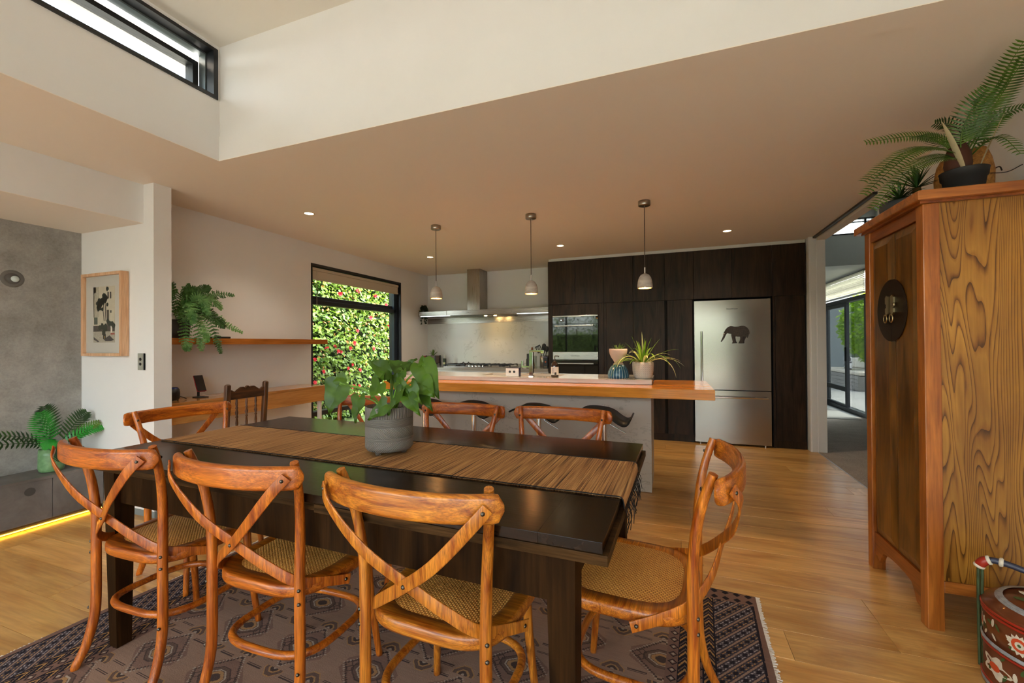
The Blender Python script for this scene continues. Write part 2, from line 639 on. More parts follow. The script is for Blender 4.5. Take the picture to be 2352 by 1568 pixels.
# sliding door
d = struct(ring(MB(), 'x', 2.99, 3.10, 8.45, 10.5, 0, 2.03, .06, .07).build('door_1', M['black']))
ring(MB(), 'x', 3.005, 3.05, 9.30, 10.44, .02, 1.98, .09, .085).build('sliding_sash', M['black'], d)
MB().box(3.005, 3.05, 9.39, 10.35, .345, .43).build('midrail', M['black'], d)
MB().box(3.025, 3.03, 9.39, 10.35, .10, .345).build('pane', M['glass_tint'], d)
MB().box(3.025, 3.03, 9.39, 10.35, .43, 1.9).build('pane', M['glass_tint'], d)
MB().box(3.065, 3.07, 8.51, 9.35, .07, 1.96).build('pane', M['glass_tint'], d)
MB().box(2.985, 3.005, 9.335, 9.355, .9, 1.15, .004).build('pull_handle', M['black'], d)

# ================================================================== kitchen
M['darkoak'] = wood('dark_stained_oak', S(30, 20, 12), S(64, 45, 29), 'z', 1.4, .42, True, .45, .0, .12, False, 9)
M['darkoak'].node_tree.nodes['Principled BSDF'].inputs['Specular IOR Level'].default_value = .25
M['void_black'] = plain('cabinet_recess', (.004, .004, .004, 1), .8)
M['gloss_white'] = plain('gloss_white_lacquer', (.74, .73, .70, 1), .15)
k = N('veined_quartz')
co = k.coord()
f = k.noise(co, 2.2, 8, .65, 2.5)
v = (f - .5).abs()
g = k.noise(co, 3.1, 2, .5)
veins = k.ramp(v, [(0, S(182, 181, 175)), (.010, S(202, 202, 197)), (.02, S(208, 208, 203))])
c = k.mix(g.gt(.52), S(208, 208, 203), veins)
k.set(col=c, rough=.12)
M['quartz'] = k.m
k = N('quartz_island_panel')
co = k.coord()
f = k.noise(co, 2.6, 8, .65, 2.5)
v = (f - .5).abs()
g = k.noise(co, 3.7, 2, .5)
c = k.mix(g.gt(.5), S(190, 180, 168), k.ramp(v, [(0, S(160, 150, 138)), (.01, S(182, 172, 160)), (.02, S(190, 180, 168))]))
k.set(col=c, rough=.45, spec=.2)
M['quartz_panel'] = k.m
M['honey_x'] = wood('honey_timber_along', S(206, 122, 36), S(232, 152, 60), 'x', 1.3, .16, True, .22, .0, .03, False, 9)
M['honey_x'].node_tree.nodes['Principled BSDF'].inputs['Specular IOR Level'].default_value = .3
M['honey_y'] = wood('honey_timber_wall', S(150, 84, 30), S(186, 112, 46), 'y', 1.3, .25, True, .25, .3, .03, False, 9)
M['desk_y'] = wood('desk_oak', S(178, 118, 58), S(206, 146, 80), 'y', 1.2, .22, True, .2, .4, .03, False, 9)
M['oven_glass'] = plain('oven_black_glass', (.010, .012, .011, 1), .03, spec=.6)

YF = 5.812           # face of the tall cabinets


def door(parent, x0, x1, z0, z1, name='door', y=YF):
    return MB().box(x0 + .002, x1 - .002, y, y + .02, z0 + .002, z1 - .002, .0012).build(name, M['darkoak'], parent)


ZD, ZT = 1.797, 2.408
units = [
    ('tall dark oak oven cabinet at the end beside the range hood', -1.597, -.823, [(-1.597, -1.211), (-1.211, -.823)], 'oven'),
    ('tall dark oak pantry cabinet of four doors right of the ovens', -.823, -.046, [(-.823, -.44), (-.44, -.046)], 'doors'),
    ('narrow tall dark oak cabinet directly left of the fridge', -.046, .295, [(-.046, .295)], 'one'),
    ('dark oak overhead cabinet bridging above the steel fridge', .295, 1.155, [(.295, .726), (.726, 1.155)], 'top'),
    ('tall dark oak cabinet between the fridge and the white hall jamb', 1.155, 1.497, [(1.155, 1.497)], 'one'),
]
for label, x0, x1, tops, kind in units:
    t = thing('kitchen_cabinet', label, 'cabinet', ((x0 + x1) / 2, 6.13, 0), 0, 'tall dark kitchen cabinets')
    cx = (x0 + x1) / 2
    T = lambda a: a - cx
    yy = YF - 6.13
    if kind == 'top':
        MB().box(T(x0), T(x1), yy + .021, .31, ZD, ZT).build('carcass', M['void_black'], t)
    elif kind == 'oven':
        mb = MB().box(T(x0), T(x1), yy + .021, .31, ZD, ZT)
        mb.box(T(x0), T(-1.53), yy + .021, .31, 0, ZD).box(T(-.895), T(x1), yy + .021, .31, 0, ZD).box(T(-1.53), T(-.895), .25, .31, 0, ZD)
        mb.box(T(-1.53), T(-.895), yy + .021, .25, 0, .42)
        mb.build('carcass', M['darkoak'], t)
    else:
        MB().box(T(x0), T(x1), yy + .021, .31, .0, ZT).build('carcass', M['void_black'], t)
    for a, b in tops:
        door(t, T(a), T(b), ZD, ZT, 'upper_door', yy)
    if kind == 'oven':
        MB().box(T(-1.597) + .001, T(-1.53), yy, yy + .02, .09, ZD - .002, .001).build('stile', M['darkoak'], t)
        MB().box(T(-.895), T(-.823) - .001, yy, yy + .02, .09, ZD - .002, .001).build('stile', M['darkoak'], t)
        MB().box(T(-1.528), T(-.897), yy, yy + .02, 1.645, ZD - .003, .001).build('filler_panel', M['darkoak'], t)
        door(t, T(-1.53), T(-.895), .09, .42, 'drawer_front', yy)
    elif kind == 'doors':
        MB().box(T(-.82), T(-.79), yy + .004, yy + .02, .09, ZD - .002, .001).build('stile', M['darkoak'], t)
        door(t, T(-.79), T(-.44), .09, ZD, 'lower_door', yy)
        door(t, T(-.44), T(-.05), .09, ZD, 'lower_door', yy)
    elif kind == 'one':
        a, b = (-.019, .279) if x0 < 0 else (1.182, 1.484)
        door(t, T(a), T(b), .09, ZD, 'lower_door', yy)
        if x0 > 0:
            MB().box(T(1.160), T(1.180), yy + .004, yy + .02, 0, ZD - .002).build('stile', M['darkoak'], t)
    if kind != 'top':
        MB().box(T(x0), T(x1), yy + .02, yy + .04, 0, .088).build('toe_kick', M['darkoak'], t)
struct(MB().box(-1.56, 1.50, YF + .035, YF + .06, 2.408, 2.452).build('trim_5', M['ceil2']))
struct(MB().box(-1.60, 1.505, YF + .06, 6.446, 2.41, 2.452).build('trim_6', M['ceil2']))

# ------------------------------------------------------------------ double wall oven
t = thing('wall_oven', 'steel and black glass double wall oven built into dark cabinet', 'oven', (-1.2125, 5.81, .84))
T = lambda x: x + 1.2125
Z = lambda z: z - .84
YO = -.018
MB().box(T(-1.525), T(-.9), 0, .24, Z(.44), Z(1.64)).build('body', M['black'], t)
MB().box(T(-1.525), T(-.897), YO - .012, .0, Z(1.622), Z(1.64), .002).build('top_trim', M['steel'], t)
MB().box(T(-1.31), T(-1.12), YO - .016, YO - .012, Z(1.616), Z(1.626), .001).build('vent_latch', M['steel'], t)
MB().box(T(-1.525), T(-.897), YO - .002, 0, Z(1.53), Z(1.62)).build('control_glass', M['oven_glass'], t)
MB().box(T(-1.43), T(-1.36), YO - .004, YO - .002, Z(1.555), Z(1.60)).build('display', plain('display_bronze', S(70, 52, 42), .2), t)
MB().tube([(T(-1.40), YO - .006, Z(1.577)), (T(-1.40), YO - .02, Z(1.577))], .008, 10).build('knob', M['chrome'], t)
dr = MB().box(T(-1.525), T(-.897), YO - .004, 0, Z(1.14), Z(1.525), .002).build('door', M['oven_glass'], t)
MB().box(T(-1.49), T(-.952), YO - .05, YO - .036, Z(1.488), Z(1.506), .003).box(T(-1.47), T(-1.455), YO - .04, YO, Z(1.490), Z(1.502)).box(T(-.985), T(-.97), YO - .04, YO, Z(1.490), Z(1.502)).build('handle', M['steel'], dr)
pl = MB().box(T(-1.525), T(-.897), YO - .006, 0, Z(1.032), Z(1.138), .002).build('steel_panel', M['steel'], t)
dr = MB().box(T(-1.525), T(-.897), YO - .004, 0, Z(.62), Z(1.025), .002).build('door', M['oven_glass'], t)
MB().box(T(-1.49), T(-.952), YO - .05, YO - .036, Z(.972), Z(.99), .003).box(T(-1.47), T(-1.455), YO - .04, YO, Z(.974), Z(.986)).box(T(-.985), T(-.97), YO - .04, YO, Z(.974), Z(.986)).build('handle', M['steel'], dr)
MB().box(T(-1.525), T(-.897), YO - .002, 0, Z(.45), Z(.615)).build('lower_panel', M['steel'], t)


def text(body, size, m, parent, loc, rot, name='lettering', ext=.0006):
    cu = bpy.data.curves.new(name, 'FONT')
    cu.body = body
    cu.size = size
    cu.align_x = 'CENTER'
    cu.align_y = 'CENTER'
    cu.extrude = ext
    cu.resolution_u = 2
    tmp = bpy.data.objects.new(name, cu)
    COL.objects.link(tmp)
    bpy.context.view_layer.update()
    me = bpy.data.meshes.new_from_object(tmp.evaluated_get(bpy.context.evaluated_depsgraph_get()))
    bpy.data.objects.remove(tmp)
    me.name = name
    me.materials.clear()
    me.materials.append(m)
    o = bpy.data.objects.new(name, me)
    COL.objects.link(o)
    o.parent = parent
    o.location = loc
    o.rotation_euler = rot
    return o


M['ink'] = plain('dark_print', (.03, .03, .03, 1), .5)
text('Fisher&Paykel', .022, M['ink'], t, (T(-1.21), YO - .0075, Z(1.085)), (math.pi / 2, 0, 0))

# ------------------------------------------------------------------ fridge
M['fridge_steel'] = metal('fridge_steel', (.40, .37, .325, 1), .22, 'x', .06)
t = thing('fridge_freezer', 'tall stainless steel fridge with freezer drawer and elephant decal', 'fridge', (.715, 6.10, 0))
T = lambda x: x - .715
yd = YF - .03 - 6.10
MB().box(T(.305), T(1.135), yd + .055, .30, .03, 1.775).build('body', plain('fridge_side_grey', S(60, 60, 60), .5), t)


def bowed(x0, x1, z0, z1, y, th, dep):
    """door front that bows forward a little in the middle"""
    mb = MB()
    nx, nz = 16, 8
    vs, fs = [], []
    for j in range(nz + 1):
        for i in range(nx + 1):
            u, v = i / nx * 2 - 1, j / nz * 2 - 1
            vs.append((x0 + (x1 - x0) * i / nx, y - dep * (1 - u * u) * (1 - .6 * v ** 4), z0 + (z1 - z0) * j / nz))
    for j in range(nz):
        for i in range(nx):
            a = j * (nx + 1) + i
            fs.append((a, a + 1, a + nx + 2, a + nx + 1))
    mb.add(vs, fs, True)
    mb.box(x0, x1, y + .002, y + th, z0, z1)
    # rim between front and box
    ed = [j * (nx + 1) for j in range(nz + 1)] + [nz * (nx + 1) + i for i in range(1, nx + 1)] + [j * (nx + 1) + nx for j in range(nz - 1, -1, -1)] + list(range(nx - 1, 0, -1))
    n = len(ed)
    rim = [vs[i] for i in ed] + [(vs[i][0], y + .002, vs[i][2]) for i in ed]
    mb.add(rim, [(i, (i + 1) % n, n + (i + 1) % n, n + i) for i in range(n)])
    return mb


d1 = bowed(T(.299), T(1.130), .675, 1.770, yd, .05, .006).build('fridge_door', M['fridge_steel'], t)
d2 = bowed(T(.299), T(1.130), .025, .664, yd, .05, .005).build('freezer_drawer', M['fridge_steel'], t)
MB().tube([(T(.379), yd - .05, .78), (T(.379), yd - .05, 1.392)], .0105, 12).tube([(T(.379), yd - .05, .83), (T(.379), yd, .83)], .007, 8).tube([(T(.379), yd - .05, 1.34), (T(.379), yd, 1.34)], .007, 8).build('handle', M['chrome'], d1)
MB().tube([(T(.34), yd - .05, .588), (T(1.090), yd - .05, .588)], .0105, 12).tube([(T(.40), yd - .05, .588), (T(.40), yd, .588)], .007, 8).tube([(T(1.03), yd - .05, .588), (T(1.03), yd, .588)], .007, 8).build('handle', M['chrome'], d2)
for x in (.36, 1.07):
    MB().tube([(T(x), yd + .04, 0), (T(x), yd + .04, .03)], .012, 10).build('foot', M['chrome'], t)
text('Fisher&Paykel', .022, M['ink'], d1, (T(.722), yd - .0075, 1.661), (math.pi / 2, 0, 0))

# elephant decal: outline in fridge-face coordinates (m)
el = thing('elephant_decal', 'dark grey walking elephant decal stuck on fridge door', 'decal', (.755, YF - .0395, 1.345))
px = [(450, 695), (490, 600), (488, 575), (500, 545), (525, 500), (555, 470), (590, 456), (618, 460), (640, 466), (700, 466), (735, 456), (775, 456), (815, 480), (842, 525), (848, 570), (836, 600), (828, 625), (818, 642), (806, 634), (815, 610), (803, 628), (785, 665), (776, 690), (776, 724), (735, 726), (692, 724), (712, 690), (722, 650), (716, 620), (690, 622), (660, 616), (655, 640), (664, 690), (682, 722), (604, 724), (618, 700), (610, 660), (598, 600), (600, 578), (570, 575), (545, 565), (525, 590), (505, 640), (478, 680), (468, 697)]
sc = .825 / 1045.0


def elp(p, dy=0):
    return ((p[0] - 655) * sc, dy, -(p[1] - 592) * sc)


kk = N('elephant_hide')
kk.set(col=kk.ramp(kk.noise(kk.coord(), 60, 5, .7), [(.3, S(40, 34, 30)), (.7, S(74, 64, 56))]), rough=.7)
M['hide'] = kk.m
MB().prism([elp(p) for p in px], (0, .0015, 0)).build('body', M['hide'], el)
ear = [(575, 478), (600, 462), (622, 470), (626, 500), (615, 540), (598, 568), (580, 572), (568, 545), (570, 510)]
MB().prism([elp(p, -.0012) for p in ear], (0, .0012, 0)).build('ear', plain('hide_ear', S(58, 50, 45), .7), el)
MB().prism([elp(p, -.0014) for p in ((500, 568), (512, 574), (490, 582), (472, 577))], (0, .0014, 0)).build('tusk', plain('tusk_ivory', S(225, 215, 195), .5), el)
for leg in ([(620, 600), (650, 600), (664, 690), (682, 722), (650, 722), (640, 680)], [(760, 620), (790, 630), (776, 690), (776, 724), (752, 724), (755, 690)]):
    MB().prism([elp(p, -.0008) for p in leg], (0, .0008, 0)).build('leg', plain('hide_leg', S(38, 32, 28), .7), el)

# ------------------------------------------------------------------ back run: base cabinets, worktop, splashback
t = thing('base_cabinet', 'gloss white drawer unit under the steel gas hob', 'cabinet', (-2.775, 6.12, 0), 0, 'white kitchen base units')
MB().box(-1.15, 1.17, -.28, .32, .1, .86).build('carcass', M['gloss_white'], t)
MB().box(-1.15, 1.17, -.25, .32, 0, .1).build('toe_kick', M['black'], t)
for a, b in ((-1.15, -.38), (-.376, .39), (.394, 1.17)):
    for z0, z1 in ((.104, .34), (.345, .6), (.605, .832)):
        MB().box(a, b - .002, -.30, -.28, z0, z1, .0015).build('drawer_front', M['gloss_white'], t)
t = MB().box(-3.93, -1.60, 5.80, 6.445, .861, .90, .002).build('kitchen_worktop', plain('grey_stone_worktop', S(150, 148, 142), .1))
tag(t, 'polished grey stone worktop along back wall below splashback', 'worktop')
t = MB().box(-3.93, -1.60, 6.43, 6.445, .901, 1.605).build('splashback', M['quartz'])
tag(t, 'white marbled splashback slab behind the hob', 'splashback')
t = MB().box(-3.928, -1.60, 6.432, 6.445, 1.606, 1.70).build('steel_splash_band', M['steel'])
tag(t, 'brushed steel band on wall just under the range hood', 'splashback')

# ------------------------------------------------------------------ range hood
t = thing('range_hood', 'stainless steel range hood with square flue and long light shelf', 'range hood', (-2.77, 6.44, 1.70))
T = lambda x: x + 2.77
MB().box(T(-3.02), T(-2.80), -.30, 0, .09, .75).build('flue', M['steel_z'], t)
MB().box(T(-3.30), T(-2.20), -.47, -.002, .008, .086, .002).build('canopy', M['steel'], t)
MB().box(T(-3.80), T(-3.303), -.47, -.25, .012, .084, .002).build('shelf_wing', M['steel'], t)
MB().box(T(-3.925), T(-3.303), -.25, -.002, .012, .03, .002).build('shelf_wing', M['steel'], t)
MB().box(T(-3.925), T(-3.78), -.30, -.28, .02, .09, .002).build('shelf_end', M['steel'], t)
MB().box(T(-2.197), T(-1.602), -.47, -.002, .008, .086, .002).build('shelf_wing', M['steel'], t)
M['led_cool'] = emit('cool_led', (.78, .95, 1, 1), 1.6)
M['warm_lamp'] = emit('warm_halogen', (1, .62, .22, 1), 30)
MB().box(T(-3.78), T(-3.25), -.462, -.45, .004, .010).build('light_strip', M['led_cool'], t)
MB().box(T(-2.12), T(-1.62), -.462, -.45, .002, .007).build('light_strip', M['led_cool'], t)
MB().box(T(-3.25), T(-2.25), -.44, -.05, .002, .008).build('filter', plain('filter_grey', S(90, 90, 90), .4, .8), t)
for x in (-2.70, -2.54):
    MB().tube([(T(x), -.30, .010), (T(x), -.30, -.004)], .022, 12).build('lamp', M['warm_lamp'], t)
    ld = bpy.data.lights.new('hood_lamp', 'SPOT')
    ld.energy = .7
    ld.color = (1, .68, .36)
    ld.spot_size = 1.7
    ld.spot_blend = .6
    ld.shadow_soft_size = .02
    lo = bpy.data.objects.new('hood_lamp', ld)
    COL.objects.link(lo)
    lo.parent = t
    lo.location = (T(x), -.30, -.012)
for i in range(4):
    MB().tube([(T(-2.93) + i * .014, -.471, .047), (T(-2.93) + i * .014, -.4735, .047)], .0038, 8).build('button', M['black'] if i % 2 else M['chrome'], t)

# ------------------------------------------------------------------ gas hob
t = thing('gas_hob', 'steel gas hob with black pan supports on back worktop', 'hob', (-2.78, 6.15, .90))
MB().box(-.55, .55, -.24, .22, .0005, .012, .003).build('plate', M['steel'], t)
for cx in (-.38, 0.02, .38):
    mb = MB()
    for a in (-.15, -.05, .05, .15):
        mb.box(cx + a - .006, cx + a + .006, -.16, .18, .036, .048)
    for b in (-.16, 0, .17):
        mb.box(cx - .16, cx + .16, b - .006, b + .006, .03, .042)
    for a in (-.155, .155):
        for b in (-.155, .172):
            mb.box(cx + a - .007, cx + a + .007, b - .007, b + .007, .012, .036)
    mb.build('pan_support', M['black'], t)
for cx, cy, r in ((-.38, .1, .05), (-.38, -.08, .035), (.02, .02, .065), (.38, .1, .035), (.38, -.08, .05)):
    MB().lathe([(r, .012), (r, .022), (r * .8, .026), (r * .8, .03), (.001, .032)], 16, (cx, cy, 0)).build('burner', M['black'], t)
for i in range(5):
    MB().lathe([(.017, .012), (.016, .03), (.014, .034), (.001, .034)], 14, (-.12 + i * .058, -.205, 0)).build('knob', M['chrome'], t)
for sx in (-.30, -.21):
    MB().tube([(sx, -.10, .046), (sx + .03, -.13, .062), (sx + .05, -.14, .078)], .006, 6).tube([(sx + .09, -.10, .046), (sx + .06, -.13, .062), (sx + .05, -.14, .07)], .006, 6).build('wok_claw', M['black'], t)

# ================================================================== island
IX0, IX1, IY0, IY1 = -2.55, -.145, 3.754, 4.36
t = thing('kitchen_island', 'pale stone fronted kitchen island behind the dining table', 'island', (-1.3475, 4.05, 0))
T = lambda x: x + 1.3475
MB().box(T(IX0), T(IX1), 3.754 - 4.05, 3.774 - 4.05, .0, .822).build('front_panel', M['quartz_panel'], t)
MB().box(T(IX1) - .02, T(IX1), 3.775 - 4.05, 4.34 - 4.05, .0, .90).build('end_panel', M['quartz_panel'], t)
MB().box(T(IX0), T(IX0) + .02, 3.775 - 4.05, 4.34 - 4.05, .0, .90).build('end_panel', M['quartz_panel'], t)
MB().box(T(IX0) + .021, T(IX1) - .021, 3.775 - 4.05, 4.32 - 4.05, .1, .62).box(T(IX0) + .021, T(IX1) - .021, 3.775 - 4.05, 4.28 - 4.05, 0, .1).build('carcass', M['gloss_white'], t)
for i in range(4):
    a = T(IX0) + .025 + i * .5895
    MB().box(a, a + .585, 4.321 - 4.05, 4.34 - 4.05, .104, .89, .0015).build('drawer_front', M['gloss_white'], t)
# white benchtop with the cut-out for the sink
SX0, SX1, SY0, SY1 = -1.80, -.98, 3.97, 4.27
mb = MB()
mb.box(IX0 - .01, IX1 + .006, IY0 - .004, SY0, .903, .94).box(IX0 - .01, IX1 + .006, SY1, IY1, .903, .94)
mb.box(IX0 - .01, SX0, SY0, SY1, .903, .94).box(SX1, IX1 + .006, SY0, SY1, .903, .94)
tag(mb.build('island_benchtop', plain('white_engineered_stone', S(206, 199, 190), .07)), 'white polished stone benchtop on the kitchen island', 'worktop')
mb = MB().box(SX0 - .01, SX1 + .01, SY0 - .01, SY1 + .01, .70, .71).box(SX0 - .01, SX0, SY0, SY1, .71, .9).box(SX1, SX1 + .01, SY0, SY1, .71, .9)
mb.box(SX0 - .01, SX1 + .01, SY0 - .01, SY0, .71, .9).box(SX0 - .01, SX1 + .01, SY1, SY1 + .01, .71, .9)
t = mb.build('sink_bowl', M['steel'])
tag(t, 'steel undermount sink set into the white island benchtop', 'sink')
t = MB().box(-2.62, .316, 3.469, 3.748, .823, .90, .003).box(-.135, .316, 3.748, 4.30, .823, .90, .003).build('timber_bar_top', M['honey_x'])
tag(t, 'thick honey oak breakfast bar slab along the kitchen island', 'bar top')

# tap
t = thing('kitchen_tap', 'square chrome mixer tap beside the island sink', 'tap', (-1.24, 3.90, .94))
MB().box(-.024, .024, -.024, .024, 0, .008, .002).build('base_plate', M['chrome'], t)
MB().box(-.019, .019, -.019, .019, .008, .235, .003).build('column', M['chrome'], t)
MB().box(-.019, .13, -.019, .019, .236, .252, .003).box(.095, .128, -.017, .017, .222, .236, .002).build('spout', M['chrome'], t)
MB().box(-.10, -.0195, -.008, .008, .085, .10, .002).box(-.10, -.085, -.008, .008, .10, .15, .002).build('lever', M['chrome'], t)

# power block
t = thing('power_outlet_block', 'white pop-up power block with two round sockets on island', 'power outlet', (-1.42, 3.86, .94))
MB().box(-.065, .065, -.012, 0, .002, .078, .002).build('face_plate', plain('white_plastic', (.8, .8, .8, 1), .3), t)
MB().box(-.06, .068, .0005, .05, .0, .082, .002).build('housing', plain('navy_plastic', S(26, 32, 74), .35), t)
for x in (-.022, .022):
    MB().tube([(x, -.0125, .045), (x, -.0145, .045)], .0115, 16).build('socket', M['black'], t)

# soap bottle
t = thing('soap_bottle', 'brown pump soap bottle with white label near the sink', 'soap bottle', (-1.0, 3.86, .94))
k = N('amber_glass')
k.set(col=S(28, 12, 6), rough=.06, coat=.6)
MB().lathe([(.001, 0), (.033, 0), (.035, .006), (.035, .105), (.030, .128), (.014, .142), (.013, .150), (.001, .150)], 20).build('bottle', k.m, t)
lb = MB().lathe([(.0356, .022), (.0356, .098)], 24).build('label_wrap', plain('paper_label', S(225, 222, 216), .6), t)
mb = MB()
for i in range(7):
    z = .04 + i * .0075
    for j in range(3):
        a = -math.pi / 2 - .55 + j * .22
        mb.tube([(.0361 * math.cos(a + q * .05), .0361 * math.sin(a + q * .05), z) for q in range(4)], .0012, 4)
mb.build('printed_lines', M['ink'], lb)
mb = MB()
vs = []
for z in (.024, .048):
    for q in range(6):
        a = -math.pi / 2 + .18 + q * .10
        vs.append((.0363 * math.cos(a), .0363 * math.sin(a), z))
mb.add(vs, [(q, q + 1, q + 7, q + 6) for q in range(5)])
mb.build('printed_patch', M['ink'], lb)
MB().lathe([(.012, .150), (.012, .166), (.005, .168), (.005, .195), (.001, .195)], 14).tube([(0, 0, .198), (.03, -.004, .198), (.042, -.006, .192)], .0055, 8).build('pump', M['black_soft'], t)

# ------------------------------------------------------------------ bar stools
def bar_stool(label, x):
    t = thing('bar_stool', label, 'bar stool', (x, 3.40, 0), 0, 'black bar stools along the island')
    prof = spline([(-.195, .700), (-.155, .719), (-.08, .724), (0, .716), (.06, .697), (.12, .655), (.16, .636), (.19, .640), (.21, .660), (.22, .685)], 5)
    prof = [Vector((p.x, p.y)) for p in [Vector((q[0], q[1], 0)) for q in prof]]
    mb = MB()
    n = len(prof)
    vs, fs = [], []
    th = .012
    for i, p in enumerate(prof):
        a, b = prof[max(0, i - 1)], prof[min(n - 1, i + 1)]
        d = (b - a).normalized()
        nn = Vector((-d.y, d.x)) * th
        for yy in (-.185, .185):
            vs.append((p.x, yy, p.y + 0))
            vs.append((p.x + nn.x, yy, p.y + nn.y))
    for i in range(n - 1):
        o, q = i * 4, (i + 1) * 4
        fs += [(o, o + 2, q + 2, q), (o + 1, q + 1, q + 3, o + 3), (o, q, q + 1, o + 1), (o + 2, o + 3, q + 3, q + 2)]
    fs += [(0, 1, 3, 2), (n * 4 - 4, n * 4 - 2, n * 4 - 1, n * 4 - 3)]
    mb.add(vs, fs, True)
    mb.build('seat', plain('black_leather', (.012, .012, .012, 1), .45, spec=.2), t)
    MB().lathe([(.001, .694), (.05, .694), (.055, .66), (.03, .648), (.001, .648)], 18).build('seat_mount', M['chrome'], t)
    MB().tube([(0, 0, .3), (0, 0, .648)], .0255, 18).tube([(0, 0, .02), (0, 0, .3)], .031, 18).build('pole', M['chrome'], t)
    MB().lathe([(.001, .0), (.19, .0), (.195, .006), (.16, .016), (.05, .03), (.031, .05), (.001, .05)], 32).build('base', M['chrome'], t)
    MB().tube(spline([(.035, 0, .655), (.048, -.005, .63), (.06, -.008, .614), (.17, -.02, .558)], 5), .0045, 8).build('lever', M['chrome'], t)
    MB().tube([(.14 * math.cos(a), .02 + .14 * math.sin(a), .28) for a in [math.radians(200 + i * 14) for i in range(11)]], .009, 8).tube([(.0, -.03, .28), (0, -.12, .28)], .009, 8).build('footrest', M['chrome'], t)
    return t


for lab, x in (('black curved bar stool at the left end beside the window', -2.11),
               ('black curved bar stool second from the left, behind the anthurium', -1.615),
               ('black curved bar stool second from the right along the island', -1.019),
               ('black curved bar stool at the right end of the island row', -.488)):
    bar_stool(lab, x)

# ------------------------------------------------------------------ pendants
kk = N('pendant_concrete')
co = kk.coord('Object', (1, 1, 4))
kk.set(col=kk.ramp(kk.noise(co, 9, 5, .6, .5), [(.3, S(168, 158, 148)), (.7, S(216, 208, 198))]), rough=.8)
kk.bump(kk.noise(co, 60, 3), .2, .002)
M['pend'] = kk.m
M['pend_in'] = plain('pendant_inner', S(235, 190, 120), .5)
M['bulb'] = emit('pendant_bulb', (1, .60, .22, 1), 22)
M['cord'] = plain('grey_cord', S(92, 76, 66), .6)
M['nickel'] = metal('satin_nickel', (.42, .38, .33, 1), .28)
for lab, x in (('concrete dome pendant lamp at left, nearest the window', -2.195), ('concrete dome pendant lamp in the middle of three', -1.192), ('concrete dome pendant lamp at right, before the dark cabinets', -.186)):
    t = thing('pendant_lamp', lab, 'pendant lamp', (x, 3.76, ZC), 0, 'pendant lamps over the island')
    MB().lathe([(.001, 0), (.05, 0), (.05, -.036), (.046, -.04), (.001, -.04)], 28).build('ceiling_rose', M['nickel'], t)
    MB().tube([(0, 0, -.04), (0, 0, -.56)], .0035, 8).build('cord', M['cord'], t)
    MB().tube([(0, 0, -.56), (0, 0, -.615)], .0065, 12).build('stem', M['chrome'], t)
    out = [(.001, -.612), (.014, -.613), (.034, -.624), (.050, -.648), (.058, -.678), (.0615, -.712), (.0625, -.735)]
    inn = [(.053, -.735), (.052, -.712), (.047, -.68), (.038, -.655), (.02, -.637), (.001, -.635)]
    MB().lathe(out + [inn[0]], 32).build('shade', M['pend'], t)
    MB().lathe(inn, 28).build('inner_shade', M['pend_in'], t)
    MB().lathe([(.001, -.640), (.02, -.66), (.031, -.69), (.028, -.715), (.014, -.727), (.001, -.73)], 16).build('bulb', M['bulb'], t)
    ld = bpy.data.lights.new('pendant_light', 'SPOT')
    ld.energy = 4
    ld.color = (1, .70, .40)
    ld.spot_size = 2.0
    ld.spot_blend = .5
    ld.shadow_soft_size = .03
    lo = bpy.data.objects.new('pendant_light', ld)
    COL.objects.link(lo)
    lo.parent = t
    lo.location = (0, 0, -.742)

M['lens'] = emit('downlight_lens', (1, .74, .40, 1), 7)
for lab, x, yy in (('recessed ceiling downlight above the desk', -3.056, 2.987), ('recessed ceiling downlight near kitchen window corner', -3.056, 5.075), ('recessed ceiling downlight before the oven cabinet', -1.236, 5.085), ('recessed ceiling downlight in front of the fridge', .596, 5.085)):
    t = thing('downlight', lab, 'downlight', (x, yy, ZC), 0, 'recessed ceiling downlights')
    MB().lathe([(.048, 0), (.048, -.004), (.041, -.004), (.038, -.001)], 28).build('trim_ring', plain('downlight_trim', S(190, 170, 140), .5), t)
    MB().lathe([(.041, -.0012), (.03, -.0025), (.001, -.003)], 24).build('lens', M['lens'], t)
    ld = bpy.data.lights.new('downlight_beam', 'SPOT')
    ld.energy = 8
    ld.color = (1, .86, .68)
    ld.spot_size = 2.3
    ld.spot_blend = .8
    ld.shadow_soft_size = .04
    lo = bpy.data.objects.new('downlight_beam', ld)
    COL.objects.link(lo)
    lo.parent = t
    lo.location = (0, 0, -.012)


# ------------------------------------------------------------------ plants: generic leaves
def blade(mb, base, dirn, length, width, droop=.5, n=8, fold=.25, up=Vector((0, 0, 1)), twist=0):
    """strap leaf: arching, tapering, folded along the midrib"""
    p = Vector(base)
    d = Vector(dirn).normalized()
    st = length / n
    vs = []
    for i in range(n + 1):
        t_ = i / n
        w_ = width * (math.sin(math.pi * min(1, .12 + t_ * .88)) ** .7) * (1 if t_ < 1 else .02)
        w_ = max(w_, width * .03)
        side = d.cross(up)
        if side.length < 1e-3:
            side = Vector((1, 0, 0))
        side.normalize()
        nn = side.cross(d).normalized()
        a = p - side * w_ / 2 + nn * fold * w_ / 2
        b = p + side * w_ / 2 + nn * fold * w_ / 2
        vs += [a, p.copy(), b]
        p = p + d * st
        d = (d + Vector((0, 0, -1)) * droop * st / length * 2 * (.3 + t_)).normalized()
    fs = []
    for i in range(n):
        o = i * 3
        fs += [(o, o + 1, o + 4, o + 3), (o + 1, o + 2, o + 5, o + 4)]
    mb.add(vs, fs, True)
    return mb


